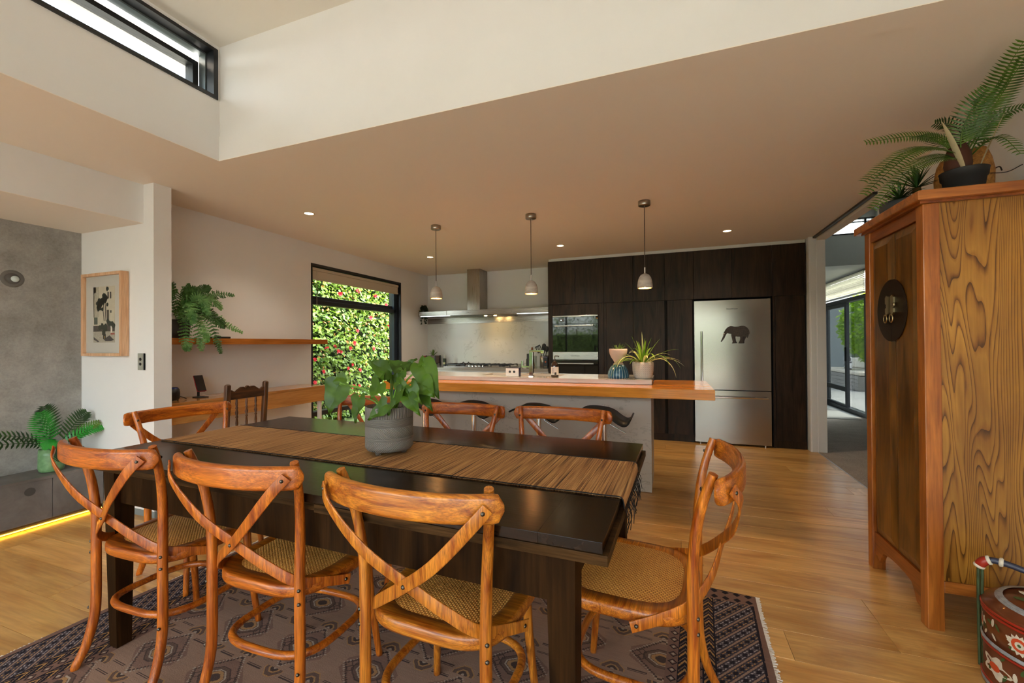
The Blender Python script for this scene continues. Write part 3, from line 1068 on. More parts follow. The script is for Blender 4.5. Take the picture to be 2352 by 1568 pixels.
M['spider'] = leafmat('spider_leaf_green', S(80, 128, 26), S(150, 190, 60), .4, .3)
M['spider_pale'] = leafmat('spider_leaf_cream', S(196, 204, 124), S(240, 238, 190), .4, .3)
M['succ'] = leafmat('succulent_green', S(56, 88, 30), S(120, 150, 70), .5, .1)
M['soil'] = plain('potting_soil', S(40, 28, 20), .95)

# blue and pink stacked pot with a succulent
t = thing('figure_planter', 'pink cup on blue ribbed base planter with small succulent', 'planter', (-.43, 3.93, .94))
kk = N('blue_ribbed_glaze')
co = kk.n('ShaderNodeTexCoord')
sx = kk.n('ShaderNodeSeparateXYZ')
kk.l(co.outputs['Object'], sx.inputs[0])
ang = kk.math('ARCTAN2', X(kk, sx.outputs[0]), X(kk, sx.outputs[1]))
ribs = ((ang * 22).sin()).gt(.80)
kk.set(col=kk.mix(ribs, S(34, 84, 116), S(150, 180, 192)), rough=.25)
MB().lathe([(.001, 0), (.085, 0), (.092, .006), (.094, .025), (.088, .06), (.072, .095), (.05, .118), (.044, .122), (.001, .122)], 44, fn=lambda a, z: 1 + (.014 * math.cos(22 * a) if .004 < z < .115 else 0)).build('ribbed_base', kk.m, t)
M['pinkclay'] = plain('pale_pink_clay', S(202, 180, 168), .7, var=.06)
MB().lathe([(.046, .122), (.044, .128), (.036, .133), (.034, .140), (.045, .160), (.062, .185), (.073, .215), (.078, .245), (.077, .262), (.072, .262), (.07, .245), (.001, .245)], 36, fn=lambda a, z: 1 + (.03 * math.cos(2 * a) if z > .2 else 0)).build('cup', M['pinkclay'], t)
rr = random.Random(5)
for i in range(30):
    a = rr.uniform(0, 2 * math.pi)
    tilt = rr.uniform(.1, 1.15)
    mb = MB()
    blade(mb, (.02 * math.cos(a), .02 * math.sin(a), .246), (math.cos(a) * math.sin(tilt), math.sin(a) * math.sin(tilt), math.cos(tilt)), rr.uniform(.05, .075), .008, .25, 5, .5)
    mb.build('leaf', M['succ'], t)

# white geometric pot with spider plant
t = thing('potted_spider_plant', 'white patterned pot with a trailing variegated spider plant', 'plant', (-.218, 3.93, .94))
kk = N('white_geometric_glaze')
co = kk.n('ShaderNodeTexCoord')
sx = kk.n('ShaderNodeSeparateXYZ')
kk.l(co.outputs['Object'], sx.inputs[0])
ang = kk.math('ARCTAN2', X(kk, sx.outputs[0]), X(kk, sx.outputs[1]))
u = (ang * (30 / (2 * math.pi))).mod(1.0) - .5
v = (X(kk, sx.outputs[2]) * 54.0).mod(1.0) - .5
m_ = u.abs().mx(v.abs())
line = m_.gt(.44)
box_ = m_.lt(.27) * m_.gt(.19)
dot = m_.lt(.08)
msk = (line * .55 + box_ * .8 + dot).mn(1.0)
kk.set(col=kk.mix(msk, S(216, 208, 196), S(84, 84, 96)), rough=.45)
MB().lathe([(.001, 0), (.062, 0), (.068, .006), (.07, .012), (.082, .03), (.089, .07), (.091, .12), (.09, .142), (.086, .146), (.082, .142), (.08, .13), (.001, .128)], 48).build('pot', kk.m, t)
MB().disc(.079, .129, 24).build('soil', M['soil'], t)
rr = random.Random(11)
tips = [(-.02, -.02, 1.0, .27, .2), (-.5, 0, .85, .23, .35), (.45, .1, .9, .25, .3), (-.75, .1, .7, .24, .8), (.8, 0, .65, .30, .5), (-.9, -.2, .35, .28, 1.0), (.95, -.1, .45, .33, .9), (-.9, -.3, .6, .30, 1.5), (.9, -.2, .7, .34, 1.5), (-.3, -.6, .8, .24, .9), (.3, -.6, .8, .26, 1.3), (.6, -.5, .75, .32, 1.6), (-.6, -.5, .7, .30, 1.7), (.1, -.3, .95, .22, .5), (-.2, .3, .95, .22, .4), (.7, .4, .7, .26, .8), (-.7, .4, .6, .26, .9), (.2, .5, .8, .24, .8), (1, .2, .5, .30, .7), (-.3, -.1, 1, .25, .25), (.25, -.1, 1, .23, .3), (.85, -.45, .6, .36, 1.9), (-.8, -.35, .45, .34, 1.9)]
for i, (dx, dy, dz, L, dr) in enumerate(tips + [(rr.uniform(-1, 1), rr.uniform(-1, .6), rr.uniform(.5, 1), rr.uniform(.15, .25), rr.uniform(.4, 1.2)) for _ in range(12)]):
    mb = MB()
    blade(mb, (dx * .02, dy * .02, .128), (dx, dy, dz), L * 1.06, .019, dr * 1.15, 10, .3)
    mb.build('leaf', M['spider_pale'] if i % 3 == 0 else M['spider'], t)

# ------------------------------------------------------------------ things on the back worktop
t = thing('recipe_tin', 'small red tin with white disc against kitchen corner', 'tin', (-3.845, 6.22, .90))
MB().box(-.045, .045, -.02, .02, 0, .165, .003).build('box', plain('red_enamel', S(150, 22, 26), .4), t)
MB().tube([(.005, -.0205, .115), (.005, -.022, .115)], .026, 20).build('disc', plain('white_enamel', S(222, 220, 215), .4), t)
t = thing('cube_planter', 'brown cube pot on black stand with spiky succulent', 'planter', (-3.695, 6.22, .90))
MB().box(-.075, .075, -.075, .075, .04, .17, .004).build('pot', plain('brown_ceramic', S(96, 78, 68), .6), t)
mb = MB()
for a in (-1, 1):
    for b in (-1, 1):
        mb.box(a * .083 - .009, a * .083 + .009, b * .083 - .009, b * .083 + .009, 0, .175)
mb.box(-.083, .083, -.008, .008, .025, .038).box(-.008, .008, -.083, .083, .025, .038)
mb.build('stand', M['black'], t)
rr = random.Random(2)
for i in range(16):
    a = i * 2.4
    tl = .15 + (i % 5) * .22
    mb = MB()
    blade(mb, (0, 0, .165), (math.cos(a) * math.sin(tl), math.sin(a) * math.sin(tl), math.cos(tl)), .115, .016, .2, 5, .4)
    mb.build('leaf', M['succ'], t)
t = thing('oil_bottle', 'slim dark oil bottle with pale neck on worktop', 'bottle', (-3.48, 6.22, .90))
MB().box(-.021, .021, -.021, .021, 0, .125, .005).build('bottle', plain('dark_green_bottle', S(24, 26, 20), .1), t)
MB().lathe([(.012, .125), (.010, .165), (.012, .167), (.012, .18), (.001, .18)], 12).build('neck', plain('pale_cap', S(180, 176, 160), .4), t)
MB().box(-.0215, .0215, -.0225, -.0213, .03, .06).build('label_patch', plain('cream_label', S(190, 180, 130), .6), t)
t = thing('small_saucepan', 'little pale butter pan with handle right of the hob', 'saucepan', (-2.13, 6.16, .90))
MB().lathe([(.001, 0), (.03, 0), (.036, .006), (.042, .045), (.044, .047), (.04, .047), (.034, .008), (.001, .006)], 22).build('bowl', plain('speckled_enamel', S(180, 180, 168), .3, var=.15, vs=60), t)
MB().tube([(.041, 0, .042), (.085, -.01, .062)], .004, 8).build('handle', M['chrome'], t)
t = thing('pepper_mill', 'matt black tall mill bottle standing left of utensils', 'mill', (-2.01, 6.18, .90))
MB().lathe([(.001, 0), (.036, 0), (.037, .004), (.037, .118), (.03, .13), (.028, .14), (.029, .2), (.027, .204), (.001, .204)], 22).build('body', plain('charcoal_mill', S(34, 36, 34), .35), t)
M['utensil_wood'] = wood('utensil_wood', S(104, 60, 26), S(150, 92, 44), 'z', 4, .5, True)
t = thing('wooden_spoon_jar', 'clear glass jar with a wooden spoon beside the black mill', 'jar', (-1.935, 6.24, .90))
MB().lathe([(.001, 0), (.04, 0), (.04, .17), (.037, .17), (.037, .005), (.001, .005)], 20).build('jar', M['glass'], t)
MB().tube(spline([(.0, 0, .006), (-.02, 0, .15), (-.03, 0, .22)], 4), .006, 8).lathe([(.001, .215), (.016, .23), (.02, .26), (.016, .295), (.001, .305)], 12, (-.036, 0, 0), 1, .4).build('spoon', M['utensil_wood'], t)
t = thing('utensil_crock', 'steel crock of black cooking utensils beside the oven tower', 'utensil crock', (-1.78, 6.22, .90))
MB().lathe([(.001, 0), (.062, 0), (.062, .175), (.058, .175), (.058, .005), (.001, .005)], 28).build('crock', M['steel_z'], t)
sl = MB()
sl.tube([(.02, 0, .01), (-.05, 0, .22)], .006, 8)
R_ = Matrix.Translation((-.075, -.01, .275)) @ Matrix.Rotation(-.45, 4, 'Y')
sl.box(-.042, .042, -.003, .003, -.055, -.035, 0, R_).box(-.042, .042, -.003, .003, .035, .055, 0, R_).box(-.042, -.03, -.003, .003, -.035, .035, 0, R_).box(.03, .042, -.003, .003, -.035, .035, 0, R_).box(-.012, -.004, -.003, .003, -.035, .035, 0, R_).box(.006, .014, -.003, .003, -.035, .035, 0, R_)
sl.build('slotted_turner', M['black_soft'], t)
MB().tube([(-.02, .01, .01), (.0, .015, .25)], .006, 8).lathe([(.001, .24), (.028, .26), (.036, .30), (.028, .345), (.001, .36)], 14, (0, .016, 0), 1, .35).build('serving_spoon', M['black_soft'], t)
MB().tube([(0, -.01, .01), (.045, -.01, .24)], .006, 8).lathe([(.001, .225), (.022, .24), (.03, .275), (.022, .31), (.001, .32)], 14, (.05, -.012, 0), 1, .35).build('ladle', M['black_soft'], t)
MB().tube([(.02, .02, .01), (.09, .02, .26)], .006, 8).lathe([(.001, .24), (.026, .26), (.036, .31), (.026, .36), (.001, .375)], 14, (.105, .02, 0), 1, .35).build('masher', M['steel_z'], t)
t = thing('tea_tin', 'black tin with small orange emblem beside the utensils', 'tin', (-1.69, 6.02, .90))
MB().box(-.034, .034, -.03, .03, 0, .155, .003).build('tin', plain('black_tin', S(14, 13, 13), .35), t)
MB().tube([(0, -.0305, .09), (0, -.0318, .09)], .013, 6).build('emblem', plain('orange_print', S(200, 96, 40), .5), t)
MB().box(-.022, .022, -.0315, -.0302, .012, .02).build('print_band', plain('gold_print', S(190, 150, 70), .5), t)
MB().box(-.03, .03, -.026, .026, .155, .165, .002).build('lid', plain('violet_lid', S(120, 110, 140), .3, .6), t)
# trailing plant on the hood shelf
t = thing('trailing_pot_plant', 'small dark trailing plant in pot on the hood shelf end', 'plant', (-3.865, 6.12 + .10, 1.7305))
MB().lathe([(.001, 0), (.032, 0), (.042, .07), (.038, .07), (.034, .06), (.001, .06)], 18).build('pot', plain('grey_pot', S(120, 116, 112), .6), t)
M['trail'] = leafmat('trailing_leaf', S(14, 26, 10), S(38, 58, 24), .5, .1)
rr = random.Random(4)
for i in range(12):
    a = -math.pi / 2 + rr.uniform(-1.9, 1.9)
    r = rr.uniform(.03, .055)
    dr = rr.choice((.02, .05, .12, .20)) if math.sin(a) < .2 else .03
    pts = spline([(0, 0, .065), (r * .6 * math.cos(a), r * .6 * math.sin(a), .15 + rr.uniform(-.02, .02)), (r * 1.3 * math.cos(a), r * 1.3 * math.sin(a), .11), (r * 1.5 * math.cos(a), r * 1.5 * math.sin(a), .08 - dr)], 6)
    mb = MB().tube(pts, .002, 5)
    for p in pts[3:]:
        for q in range(4):
            c = Vector(p) + Vector((rr.uniform(-1, 1), rr.uniform(-1, 1), rr.uniform(-1, 1))) * .013
            mb.ball(.0095, c, 6, 4)
    mb.build('strand', M['trail'], t)

# ================================================================== rug
kk = N('persian_rug')
tc = kk.n('ShaderNodeTexCoord')
sp = kk.n('ShaderNodeSeparateXYZ')
kk.l(tc.outputs['Object'], sp.inputs[0])
Q = 330.0
qx = (X(kk, sp.outputs[0]) * Q).fl() / Q
qy = (X(kk, sp.outputs[1]) * Q).fl() / Q
wob = kk.noise(kk.coord('Object', (5, 60, 1)), 1, 3) * .006
ax = qx.abs() + wob * .3
ay = qy.abs()
taupe, mauve, navy, cream, gold, plum = S(154, 126, 108), S(126, 98, 86), S(36, 32, 40), S(178, 166, 150), S(176, 134, 84), S(88, 70, 64)
# field of guls
PX, PY = .46, .34
gx, gy = qx * 1.35, qy * 1.35
row = (gy / PY).fl()
u = (gx + (row.mod(2.0)) * (PX / 2)).mod(PX) - PX / 2
v = gy.mod(PY) - PY / 2
au, av = u.abs(), v.abs()
d1 = (au * .72 + av)                 # diamond metric
dm = d1.mx(au * .95).mx(av * 1.25)
stepn = ((au * 90).fl() / 90 + (av * 180).fl() / 180)
fld = kk.mix((dm.lt(.155)), taupe, mauve)
fld = kk.mix((stepn.gt(.136) * stepn.lt(.1475)), fld, navy)
fld = kk.mix((stepn.gt(.153) * stepn.lt(.160)), fld, cream)
fld = kk.mix((dm.lt(.09)), fld, plum)
fld = kk.mix((dm.gt(.082) * dm.lt(.09)), fld, navy)
fld = kk.mix((dm.gt(.055) * dm.lt(.064)), fld, cream)
fld = kk.mix((dm.lt(.05)), fld, gold)
fld = kk.mix((dm.lt(.032)), fld, navy)
hook = ((au - .10).abs() + (av - .02).abs())
fld = kk.mix((hook.gt(.018) * hook.lt(.026)), fld, navy)
# second family of small octagons at the cell corners
u2 = ((gx + PX / 2 + (row.mod(2.0)) * (PX / 2)).mod(PX) - PX / 2).abs()
v2 = ((gy + PY / 2).mod(PY) - PY / 2).abs()
e2 = (u2 + v2) * .75
o2 = e2.mx(u2).mx(v2)
fld = kk.mix((o2.lt(.062)), fld, plum)
fld = kk.mix((o2.gt(.055) * o2.lt(.062)), fld, gold)
fld = kk.mix((o2.lt(.036)), fld, gold)
fld = kk.mix((o2.lt(.026)), fld, navy)
fld = kk.mix((o2.lt(.010)), fld, cream)
# bar lines joining the octagons
fld = kk.mix((v2.gt(.036) * v2.lt(.041) * u2.gt(.07) * u2.lt(.17)), fld, navy)
fld = kk.mix((v2.gt(.028) * v2.lt(.032) * u2.gt(.07) * u2.lt(.17)), fld, navy)
# chevron and diamond columns
cw = .045
cpos = 1.22 - ax                       # 0 at lattice edge, growing inwards
ch = ((cpos.mod(cw) - cw / 2).abs() * 1.6 + qy).mod(.05)
chev = kk.mix(ch.lt(.012), navy, gold)
chev = kk.mix((ch.gt(.024) * ch.lt(.031)), chev, S(120, 96, 84))
dd = ((cpos.mod(cw) - cw / 2).abs() + (qy.mod(.045) - .0225).abs())
diam = kk.mix((dd.gt(.012) * dd.lt(.018)), mauve, navy)
diam = kk.mix(dd.lt(.007), diam, cream)
band = kk.mix((cpos / cw).fl().mod(2.0).gt(.5), chev, diam)
edge = (cpos.mod(cw)).lt(.005)
band = kk.mix(edge, band, navy)
# diagonal lattice with bow-ties
s1 = (ax * .80 - qy * .60)
s2 = (ax * .60 + qy * .80)
g1 = (s1.mod(.040) - .020).abs()
g2 = (s2.mod(.040) - .020).abs()
idx = (s1 / .040).fl().mod(2.0)
lat = kk.mix((g1.gt(.0165)), S(84, 76, 82), taupe)
lat = kk.mix((g1.gt(.0125) * g1.lt(.0145)), lat, navy)
bow = (g1.lt(.0045) * g2.lt(.013)) + (g2.lt(.0045) * g1.lt(.009))
lat = kk.mix(bow.gt(.5), lat, navy)
fleck = ((g1 - .008).abs().lt(.0022)) * ((g2 - .013).abs().lt(.004))
lat = kk.mix(fleck * idx, lat, gold)
lat = kk.mix(fleck * (1 - idx), lat, S(168, 162, 162))
fld = kk.mix(.22, fld, taupe)
c = kk.mix(ax.gt(1.04), fld, band)
c = kk.mix(ax.gt(1.22), c, lat)
c = kk.mix(ax.gt(1.385), c, navy)
c = kk.mix(ax.gt(1.392), c, mauve)
# long-side borders
c = kk.mix(ay.gt(.90), c, kk.mix(((qx.mod(.05) - .025).abs() + (qy.mod(.05) - .025).abs()).lt(.017), mauve, navy))
c = kk.mix(ay.gt(.985), c, navy)
abr = kk.noise(kk.coord('Object', (9, 120, 1)), 1, 3, .6)
c = kk.mix(.55, c, kk.ramp(abr, [(.3, (.72, .70, .72, 1)), (.7, (1.0, .98, .95, 1))]), 'MULTIPLY')
kk.set(col=c, rough=.95, spec=.15)
kk.bump(kk.noise(kk.coord('Object', (1, 1, 1)), 320, 2), .35, .004)
M['rug'] = kk.m
RC, RA = (-1.083, 1.463, 0), math.radians(-3.5)
t = thing('persian_rug', 'mauve patterned Persian rug under the dining table', 'rug', RC, RA)
rr = random.Random(9)
mb = MB()
nx, ny = 60, 20
vs, fs = [], []
for j in range(ny + 1):
    for i in range(nx + 1):
        x = -1.415 + 2.83 * i / nx
        yv = -1 + 2 * j / ny
        wv = .006 * math.sin(x * 3.1) + .004 * math.sin(x * 8) if j in (0, ny) else 0
        wx = .006 * math.sin(yv * 5) if i in (0, nx) else 0
        vs.append((x + wx, yv + wv, .0075))
for j in range(ny):
    for i in range(nx):
        a = j * (nx + 1) + i
        fs.append((a, a + 1, a + nx + 2, a + nx + 1))
mb.add(vs, fs)
ed = [j * (nx + 1) for j in range(ny + 1)] + [ny * (nx + 1) + i for i in range(1, nx + 1)] + [j * (nx + 1) + nx for j in range(ny - 1, -1, -1)] + list(range(nx - 1, 0, -1))
n = len(ed)
mb.add([vs[i] for i in ed] + [(vs[i][0], vs[i][1], .0005) for i in ed], [(i, (i + 1) % n, n + (i + 1) % n, n + i) for i in range(n)])
mb.build('pile', M['rug'], t)
fm = plain('fringe_cotton', S(226, 214, 200), .9)
for s in (-1, 1):
    mb = MB()
    for q in range(330):
        yv = -.995 + 1.99 * q / 329 + rr.uniform(-.002, .002)
        x0 = s * (1.41 + .006 * math.sin(yv * 5))
        L = rr.uniform(.016, .026) if s > 0 else rr.uniform(.012, .02)
        mb.tube([(x0, yv, .004), (x0 + s * L * .5, yv + rr.uniform(-.003, .003), .004), (x0 + s * L, yv + rr.uniform(-.006, .006), .003)], .0032, 4)
    stuff(mb.build('fringe', fm, t))

# ================================================================== dining table
M['table_x'] = wood('espresso_oak_top', S(18, 10, 5), S(42, 25, 13), 'x', 1.2, .20, True, .35, .0, .10, False, 9)
M['table_y'] = wood('espresso_oak_end', S(17, 10, 5), S(38, 22, 11), 'y', 1.2, .20, True, .35, .0, .10, False, 9)
M['table_leg'] = wood('espresso_oak_leg', S(28, 16, 7), S(60, 37, 17), 'z', 1.2, .5, True, .35, 0, .10, False, 9)
M['table_leaf'] = wood('worn_oak_leaf', S(34, 22, 12), S(84, 58, 32), 'x', 2.5, .42, True, .5, 0, .15, False, 7)
TC, TA = (-1.253, 1.569, 0), math.radians(-1.75)
TZ = .785
for q_ in ('table_x', 'table_y', 'table_leg', 'table_leaf'):
    M[q_].node_tree.nodes['Principled BSDF'].inputs['Specular IOR Level'].default_value = .25 if q_ in ('table_x', 'table_y') else .05
t = thing('dining_table', 'long dark espresso oak extension dining table on the rug', 'table', TC, TA)
HL, HW = 1.12, .528
MB().box(-HL + .16, HL - .16, -HW, HW, TZ - .027, TZ, .0008).build('tabletop', M['table_x'], t)
for s in (-1, 1):
    a, b = sorted((s * (HL - .1601), s * HL))
    MB().box(a, b, -HW, HW, TZ - .027, TZ, .0008).build('breadboard_end', M['table_y'], t)
MB().box(-HL + .005, .22, -HW + .014, HW - .014, TZ - .056, TZ - .030, .0015).build('extension_leaf', M['table_leaf'], t)
MB().box(.224, HL + .012, -HW + .001, HW - .001, TZ - .056, TZ - .030, .0015).build('extension_leaf', M['table_leaf'], t)
for s in (-1, 1):
    MB().box(-.90, 1.0, s * .478 - .012, s * .478 + .012, .60, TZ - .057).build('apron', M['table_leg'], t)
for x in (-.915, 1.01):
    MB().box(x - .012, x + .012, -.44, .44, .60, TZ - .057).build('apron', M['table_leg'], t)
for x0, x1 in ((-.965, -.93), (1.05, 1.045)):
    for s in (-1, 1):
        sg = 1 if x0 < 0 else -1
        wt, wb = .075, .052
        zt, zb = TZ - .057, .0078
        top = [(x0, s * .512), (x0 + sg * wt, s * .512), (x0 + sg * wt, s * (.512 - wt)), (x0, s * (.512 - wt))]
        bot = [(x1, s * .508), (x1 + sg * wb, s * .508), (x1 + sg * wb, s * (.508 - wb)), (x1, s * (.508 - wb))]
        mb = MB().add([(a, b, zb) for a, b in bot] + [(a, b, zt) for a, b in top], [(0, 1, 2, 3), (4, 5, 6, 7), (0, 1, 5, 4), (1, 2, 6, 5), (2, 3, 7, 6), (3, 0, 4, 7)])
        mb.build('leg', M['table_leg'], t)

# runner of woven reed
kk = N('woven_reed')
tc = kk.n('ShaderNodeTexCoord')
sp = kk.n('ShaderNodeSeparateXYZ')
kk.l(tc.outputs['Object'], sp.inputs[0])
xs, ys = X(kk, sp.outputs[0]), X(kk, sp.outputs[1])
st = kk.noise(kk.coord('Object', (170, 2.2, 1)), 1, 3, .6)
st2 = kk.noise(kk.coord('Object', (420, 3, 1)), 1, 2, .6)
c = kk.ramp(st, [(.34, S(66, 40, 20)), (.42, S(162, 112, 62)), (.58, S(216, 166, 106)), (.75, S(242, 206, 150))])
c = kk.mix(.45, c, kk.ramp(st2, [(.3, S(150, 110, 76)), (.7, S(255, 240, 210))]), 'MULTIPLY')
wx_ = (xs * (2 * math.pi / .0052)).sin()
wy_ = (ys * (2 * math.pi / .0080) + (xs * (math.pi / .0052)).fl() * 0).sin()
kk.set(col=c, rough=.75)
kk.bump(wx_ * .5 + wy_ * .25 + st, .7, .003)
M['reed'] = kk.m
M['thread'] = plain('black_thread', S(20, 18, 18), .9)
t = thing('table_runner', 'brown woven reed runner laid along the dining table', 'table runner', (TC[0], TC[1], TZ), TA)
RY0, RY1 = -.222, .185
xs_ = [-1.105 + i * .06 for i in range(38)]
prof = [(x, .0012 + .0006 * math.sin(x * 40)) for x in xs_ if x < 1.10] + [(1.112, .002), (1.122, .0), (1.127, -.006), (1.130, -.02), (1.131, -.032)]
mb = MB()
vs, fs = [], []
n = len(prof)
for x, z in prof:
    vs += [(x, RY0, z), (x, RY1, z), (x, RY0, z + .003), (x, RY1, z + .003)]
for i in range(n - 1):
    o, q = i * 4, i * 4 + 4
    fs += [(o, o + 1, q + 1, q), (o + 2, q + 2, q + 3, o + 3), (o, q, q + 2, o + 2), (o + 1, o + 3, q + 3, q + 1)]
fs += [(0, 2, 3, 1), (n * 4 - 4, n * 4 - 3, n * 4 - 1, n * 4 - 2)]
mb.add(vs, fs, False)
mb.build('mat', M['reed'], t)
for yv in (RY0, RY1):
    MB().tube([(x, yv + .0006 * math.sin(x * 300), z + .0035) for x, z in prof], .0022, 5).build('edge_binding', M['thread'], t)
rr = random.Random(21)
for i in range(26):
    yv = RY0 + (RY1 - RY0) * (i + rr.uniform(.2, .8)) / 26
    L = rr.uniform(.03, .10)
    pts = [(1.131, yv, -.03), (1.137 + rr.uniform(0, .01), yv + rr.uniform(-.01, .01), -.03 - L * .5), (1.136 + rr.uniform(-.004, .016), yv + rr.uniform(-.02, .02), -.03 - L)]
    MB().tube(spline(pts, 4), .0012, 4).build('fringe_thread', M['thread'], t)

# ================================================================== cross-back chairs
dk, lt = S(150, 64, 8), S(234, 138, 42)
for a in 'xyz':
    M['cw' + a] = wood('bentwood_' + a, dk, lt, a, 2.6, .34, True, .55, .2, .12, True, 14)
kk = N('rattan_weave')
tc = kk.n('ShaderNodeTexCoord')
sp = kk.n('ShaderNodeSeparateXYZ')
kk.l(tc.outputs['Object'], sp.inputs[0])
xs, ys = X(kk, sp.outputs[0]), X(kk, sp.outputs[1])
P_ = .0072
col_ = (xs / P_).fl()
bx_ = (xs / P_).mod(1.0)
by_ = (ys / (P_ * 1.6) + col_ * .5).mod(1.0)
hgt = (bx_ * math.pi).sin() * (by_ * math.pi).sin()
nz = kk.noise(kk.coord(), 300, 2, .6)
nb = kk.noise(kk.coord(), 14, 3, .6)
c = kk.ramp(hgt + (nz - .5) * .6, [(.0, S(146, 72, 20)), (.22, S(232, 146, 56)), (.6, S(255, 202, 112))])
c = kk.mix(.5, c, kk.ramp(nb, [(.3, S(222, 186, 140)), (.7, S(255, 248, 232))]), 'MULTIPLY')
kk.set(col=c, rough=.55)
kk.bump(hgt, .5, .003)
M['rattan'] = kk.m


def seat_outline(s=1.0, n=56, inset=0):
    out = []
    for i in range(n):
        a = 2 * math.pi * i / n
        c_, s_ = math.cos(a), math.sin(a)
        hw = (.230 + .020 * s_) - inset
        hd = .215 - inset
        e = .52
        out.append((math.copysign(abs(c_) ** e, c_) * hw * s, math.copysign(abs(s_) ** e, s_) * hd * s))
    return out


def build_chair():
    t = thing('dining_chair', 'x', 'chair', (0, 0, 0), 0, 'cross-back dining chairs around the table')
    for s in (-1, 1):
        pts = spline([(s * .2115, -.260, .0), (s * .2112, -.2585, .012), (s * .205, -.232, .07), (s * .200, -.210, .16), (s * .197, -.203, .25), (s * .196, -.203, .45), (s * .199, -.203, .60), (s * .209, -.213, .72), (s * .222, -.232, .81), (s * .234, -.258, .890)], 4)
        n = len(pts)
        MB().tube(pts, [.0135 + .0032 * math.sin(math.pi * min(1, i / n * 1.15)) for i in range(n - 1)] + [.0125], 12).build('rear_leg', M['cwz'], t)
        MB().tube(spline([(s * .200, .188, 0), (s * .1995, .187, .012), (s * .188, .172, .15), (s * .180, .156, .30), (s * .176, .15, .435)], 3), [.0125, .0125, .0125, .0128, .013, .0135, .014, .0145, .015, .0155, .016, .016, .0165], 12).build('front_leg', M['cwz'], t)
    # seat frame
    o, i_ = seat_outline(), seat_outline(inset=.052)
    n = len(o)
    mb = MB()
    rings = []
    for (ol, z, f) in ((i_, .432, 1), (o, .432, .985), (o, .440, 1), (o, .458, 1), (o, .468, .985), (o, .4705, .96), (i_, .4705, 1.02), (i_, .466, 1)):
        rings.append([(p[0] * f, p[1] * f, z) for p in ol])
    vs = [p for r_ in rings for p in r_]
    m = len(rings)
    mb.add(vs, [(j * n + k_, j * n + (k_ + 1) % n, ((j + 1) % m) * n + (k_ + 1) % n, ((j + 1) % m) * n + k_) for j in range(m) for k_ in range(n)], True)
    mb.build('seat_frame', M['cwx'], t)
    mb = MB()
    R_ = 5
    vs = [(0, 0, .4725)]
    for j in range(1, R_ + 1):
        f = j / R_
        vs += [(p[0] * f, p[1] * f, .4725 - .003 * f ** 3) for p in seat_outline(inset=.050)]
    fs = [(0, 1 + k_, 1 + (k_ + 1) % n) for k_ in range(n)]
    for j in range(1, R_):
        fs += [(1 + (j - 1) * n + k_, 1 + j * n + k_, 1 + j * n + (k_ + 1) % n, 1 + (j - 1) * n + (k_ + 1) % n) for k_ in range(n)]
    mb.add(vs, fs, True)
    mb.build('rattan_seat', M['rattan'], t)
    # top rail, bowed back
    pts, nr, rs = [], [], []
    for i in range(33):
        u_ = -1 + 2 * i / 32
        x = .276 * math.sin(u_ * 1.0) / math.sin(1.0)
        yv = -.262 - .072 * (math.cos(u_) - math.cos(1.0)) / (1 - math.cos(1.0))
        pts.append((x, yv, .851))
        nr.append((0, 0, 1))
        e = min(1, (1 - abs(u_)) / .10)
        rs.append(max(.25, math.sqrt(max(0, 1 - (1 - e) ** 2))))
    MB().tube(pts, rs, sec=rrect(.0135, .036, .0128, 4), nrm=nr).build('top_rail', M['cwx'], t)
    # crossing straps
    for s in (-1, 1):
        off = -.005 * s
        pp = [(s * .252, -.3035, .860), (s * .212, -.3235, .812), (s * .11, -.314 + off, .705), (0, -.277 + off, .617), (-s * .10, -.243 + off, .545), (-s * .172, -.192, .487), (-s * .217, -.115, .455), (-s * .252, -.040, .432)]
        nn = [(s * .6, -.8, 0), (s * .45, -.9, .05), (s * .1, -.98, .15), (0, -1, .15), (-s * .35, -.9, .15), (-s * .75, -.6, .1), (-s * .95, -.25, 0), (-s * .97, -.2, 0)]
        MB().tube(spline(pp, 5), 1, sec=rrect(.0165, .0028, .0025, 2), nrm=spline(nn, 5)).build('cross_strap', M['cwz'], t)
    # hoop stretcher
    hoop = []
    for i in range(48):
        a = 2 * math.pi * i / 48
        c_, s_ = math.cos(a), math.sin(a)
        e = .62
        hoop.append((math.copysign(abs(c_) ** e, c_) * (.193 - .004 * s_), math.copysign(abs(s_) ** e, s_) * .182 - .012, .225 - .006 * s_))
    MB().tube(hoop, .0132, 10, closed=True).build('hoop_stretcher', M['cwx'], t)

    def bolt(p, d):
        d = Vector(d).normalized()
        q = Vector((0, 0, 1)).rotation_difference(d).to_matrix().to_4x4()
        MB().ball(.0062, (0, 0, 0), 8, 3, .75, Matrix.Translation(p) @ q, True).build('bolt', M['bronze'], t)
    for s in (-1, 1):
        bolt((s * .229, -.228, .845), (-s * .1, 1, .1))
        bolt((s * .243, -.3115, .850), (s * .6, -.8, 0))
        bolt((s * .206, -.216, .475), (s * .5, -.85, 0))
        bolt((s * .206, -.216, .432), (s * .5, -.85, 0))
        bolt((s * .206, -.222, .218), (s * .5, -.85, 0))
        bolt((s * .249, -.055, .437), (s, -.2, 0))
    bolt((0, -.286, .617), (0, -1, .1))
    return t


ch0 = build_chair()
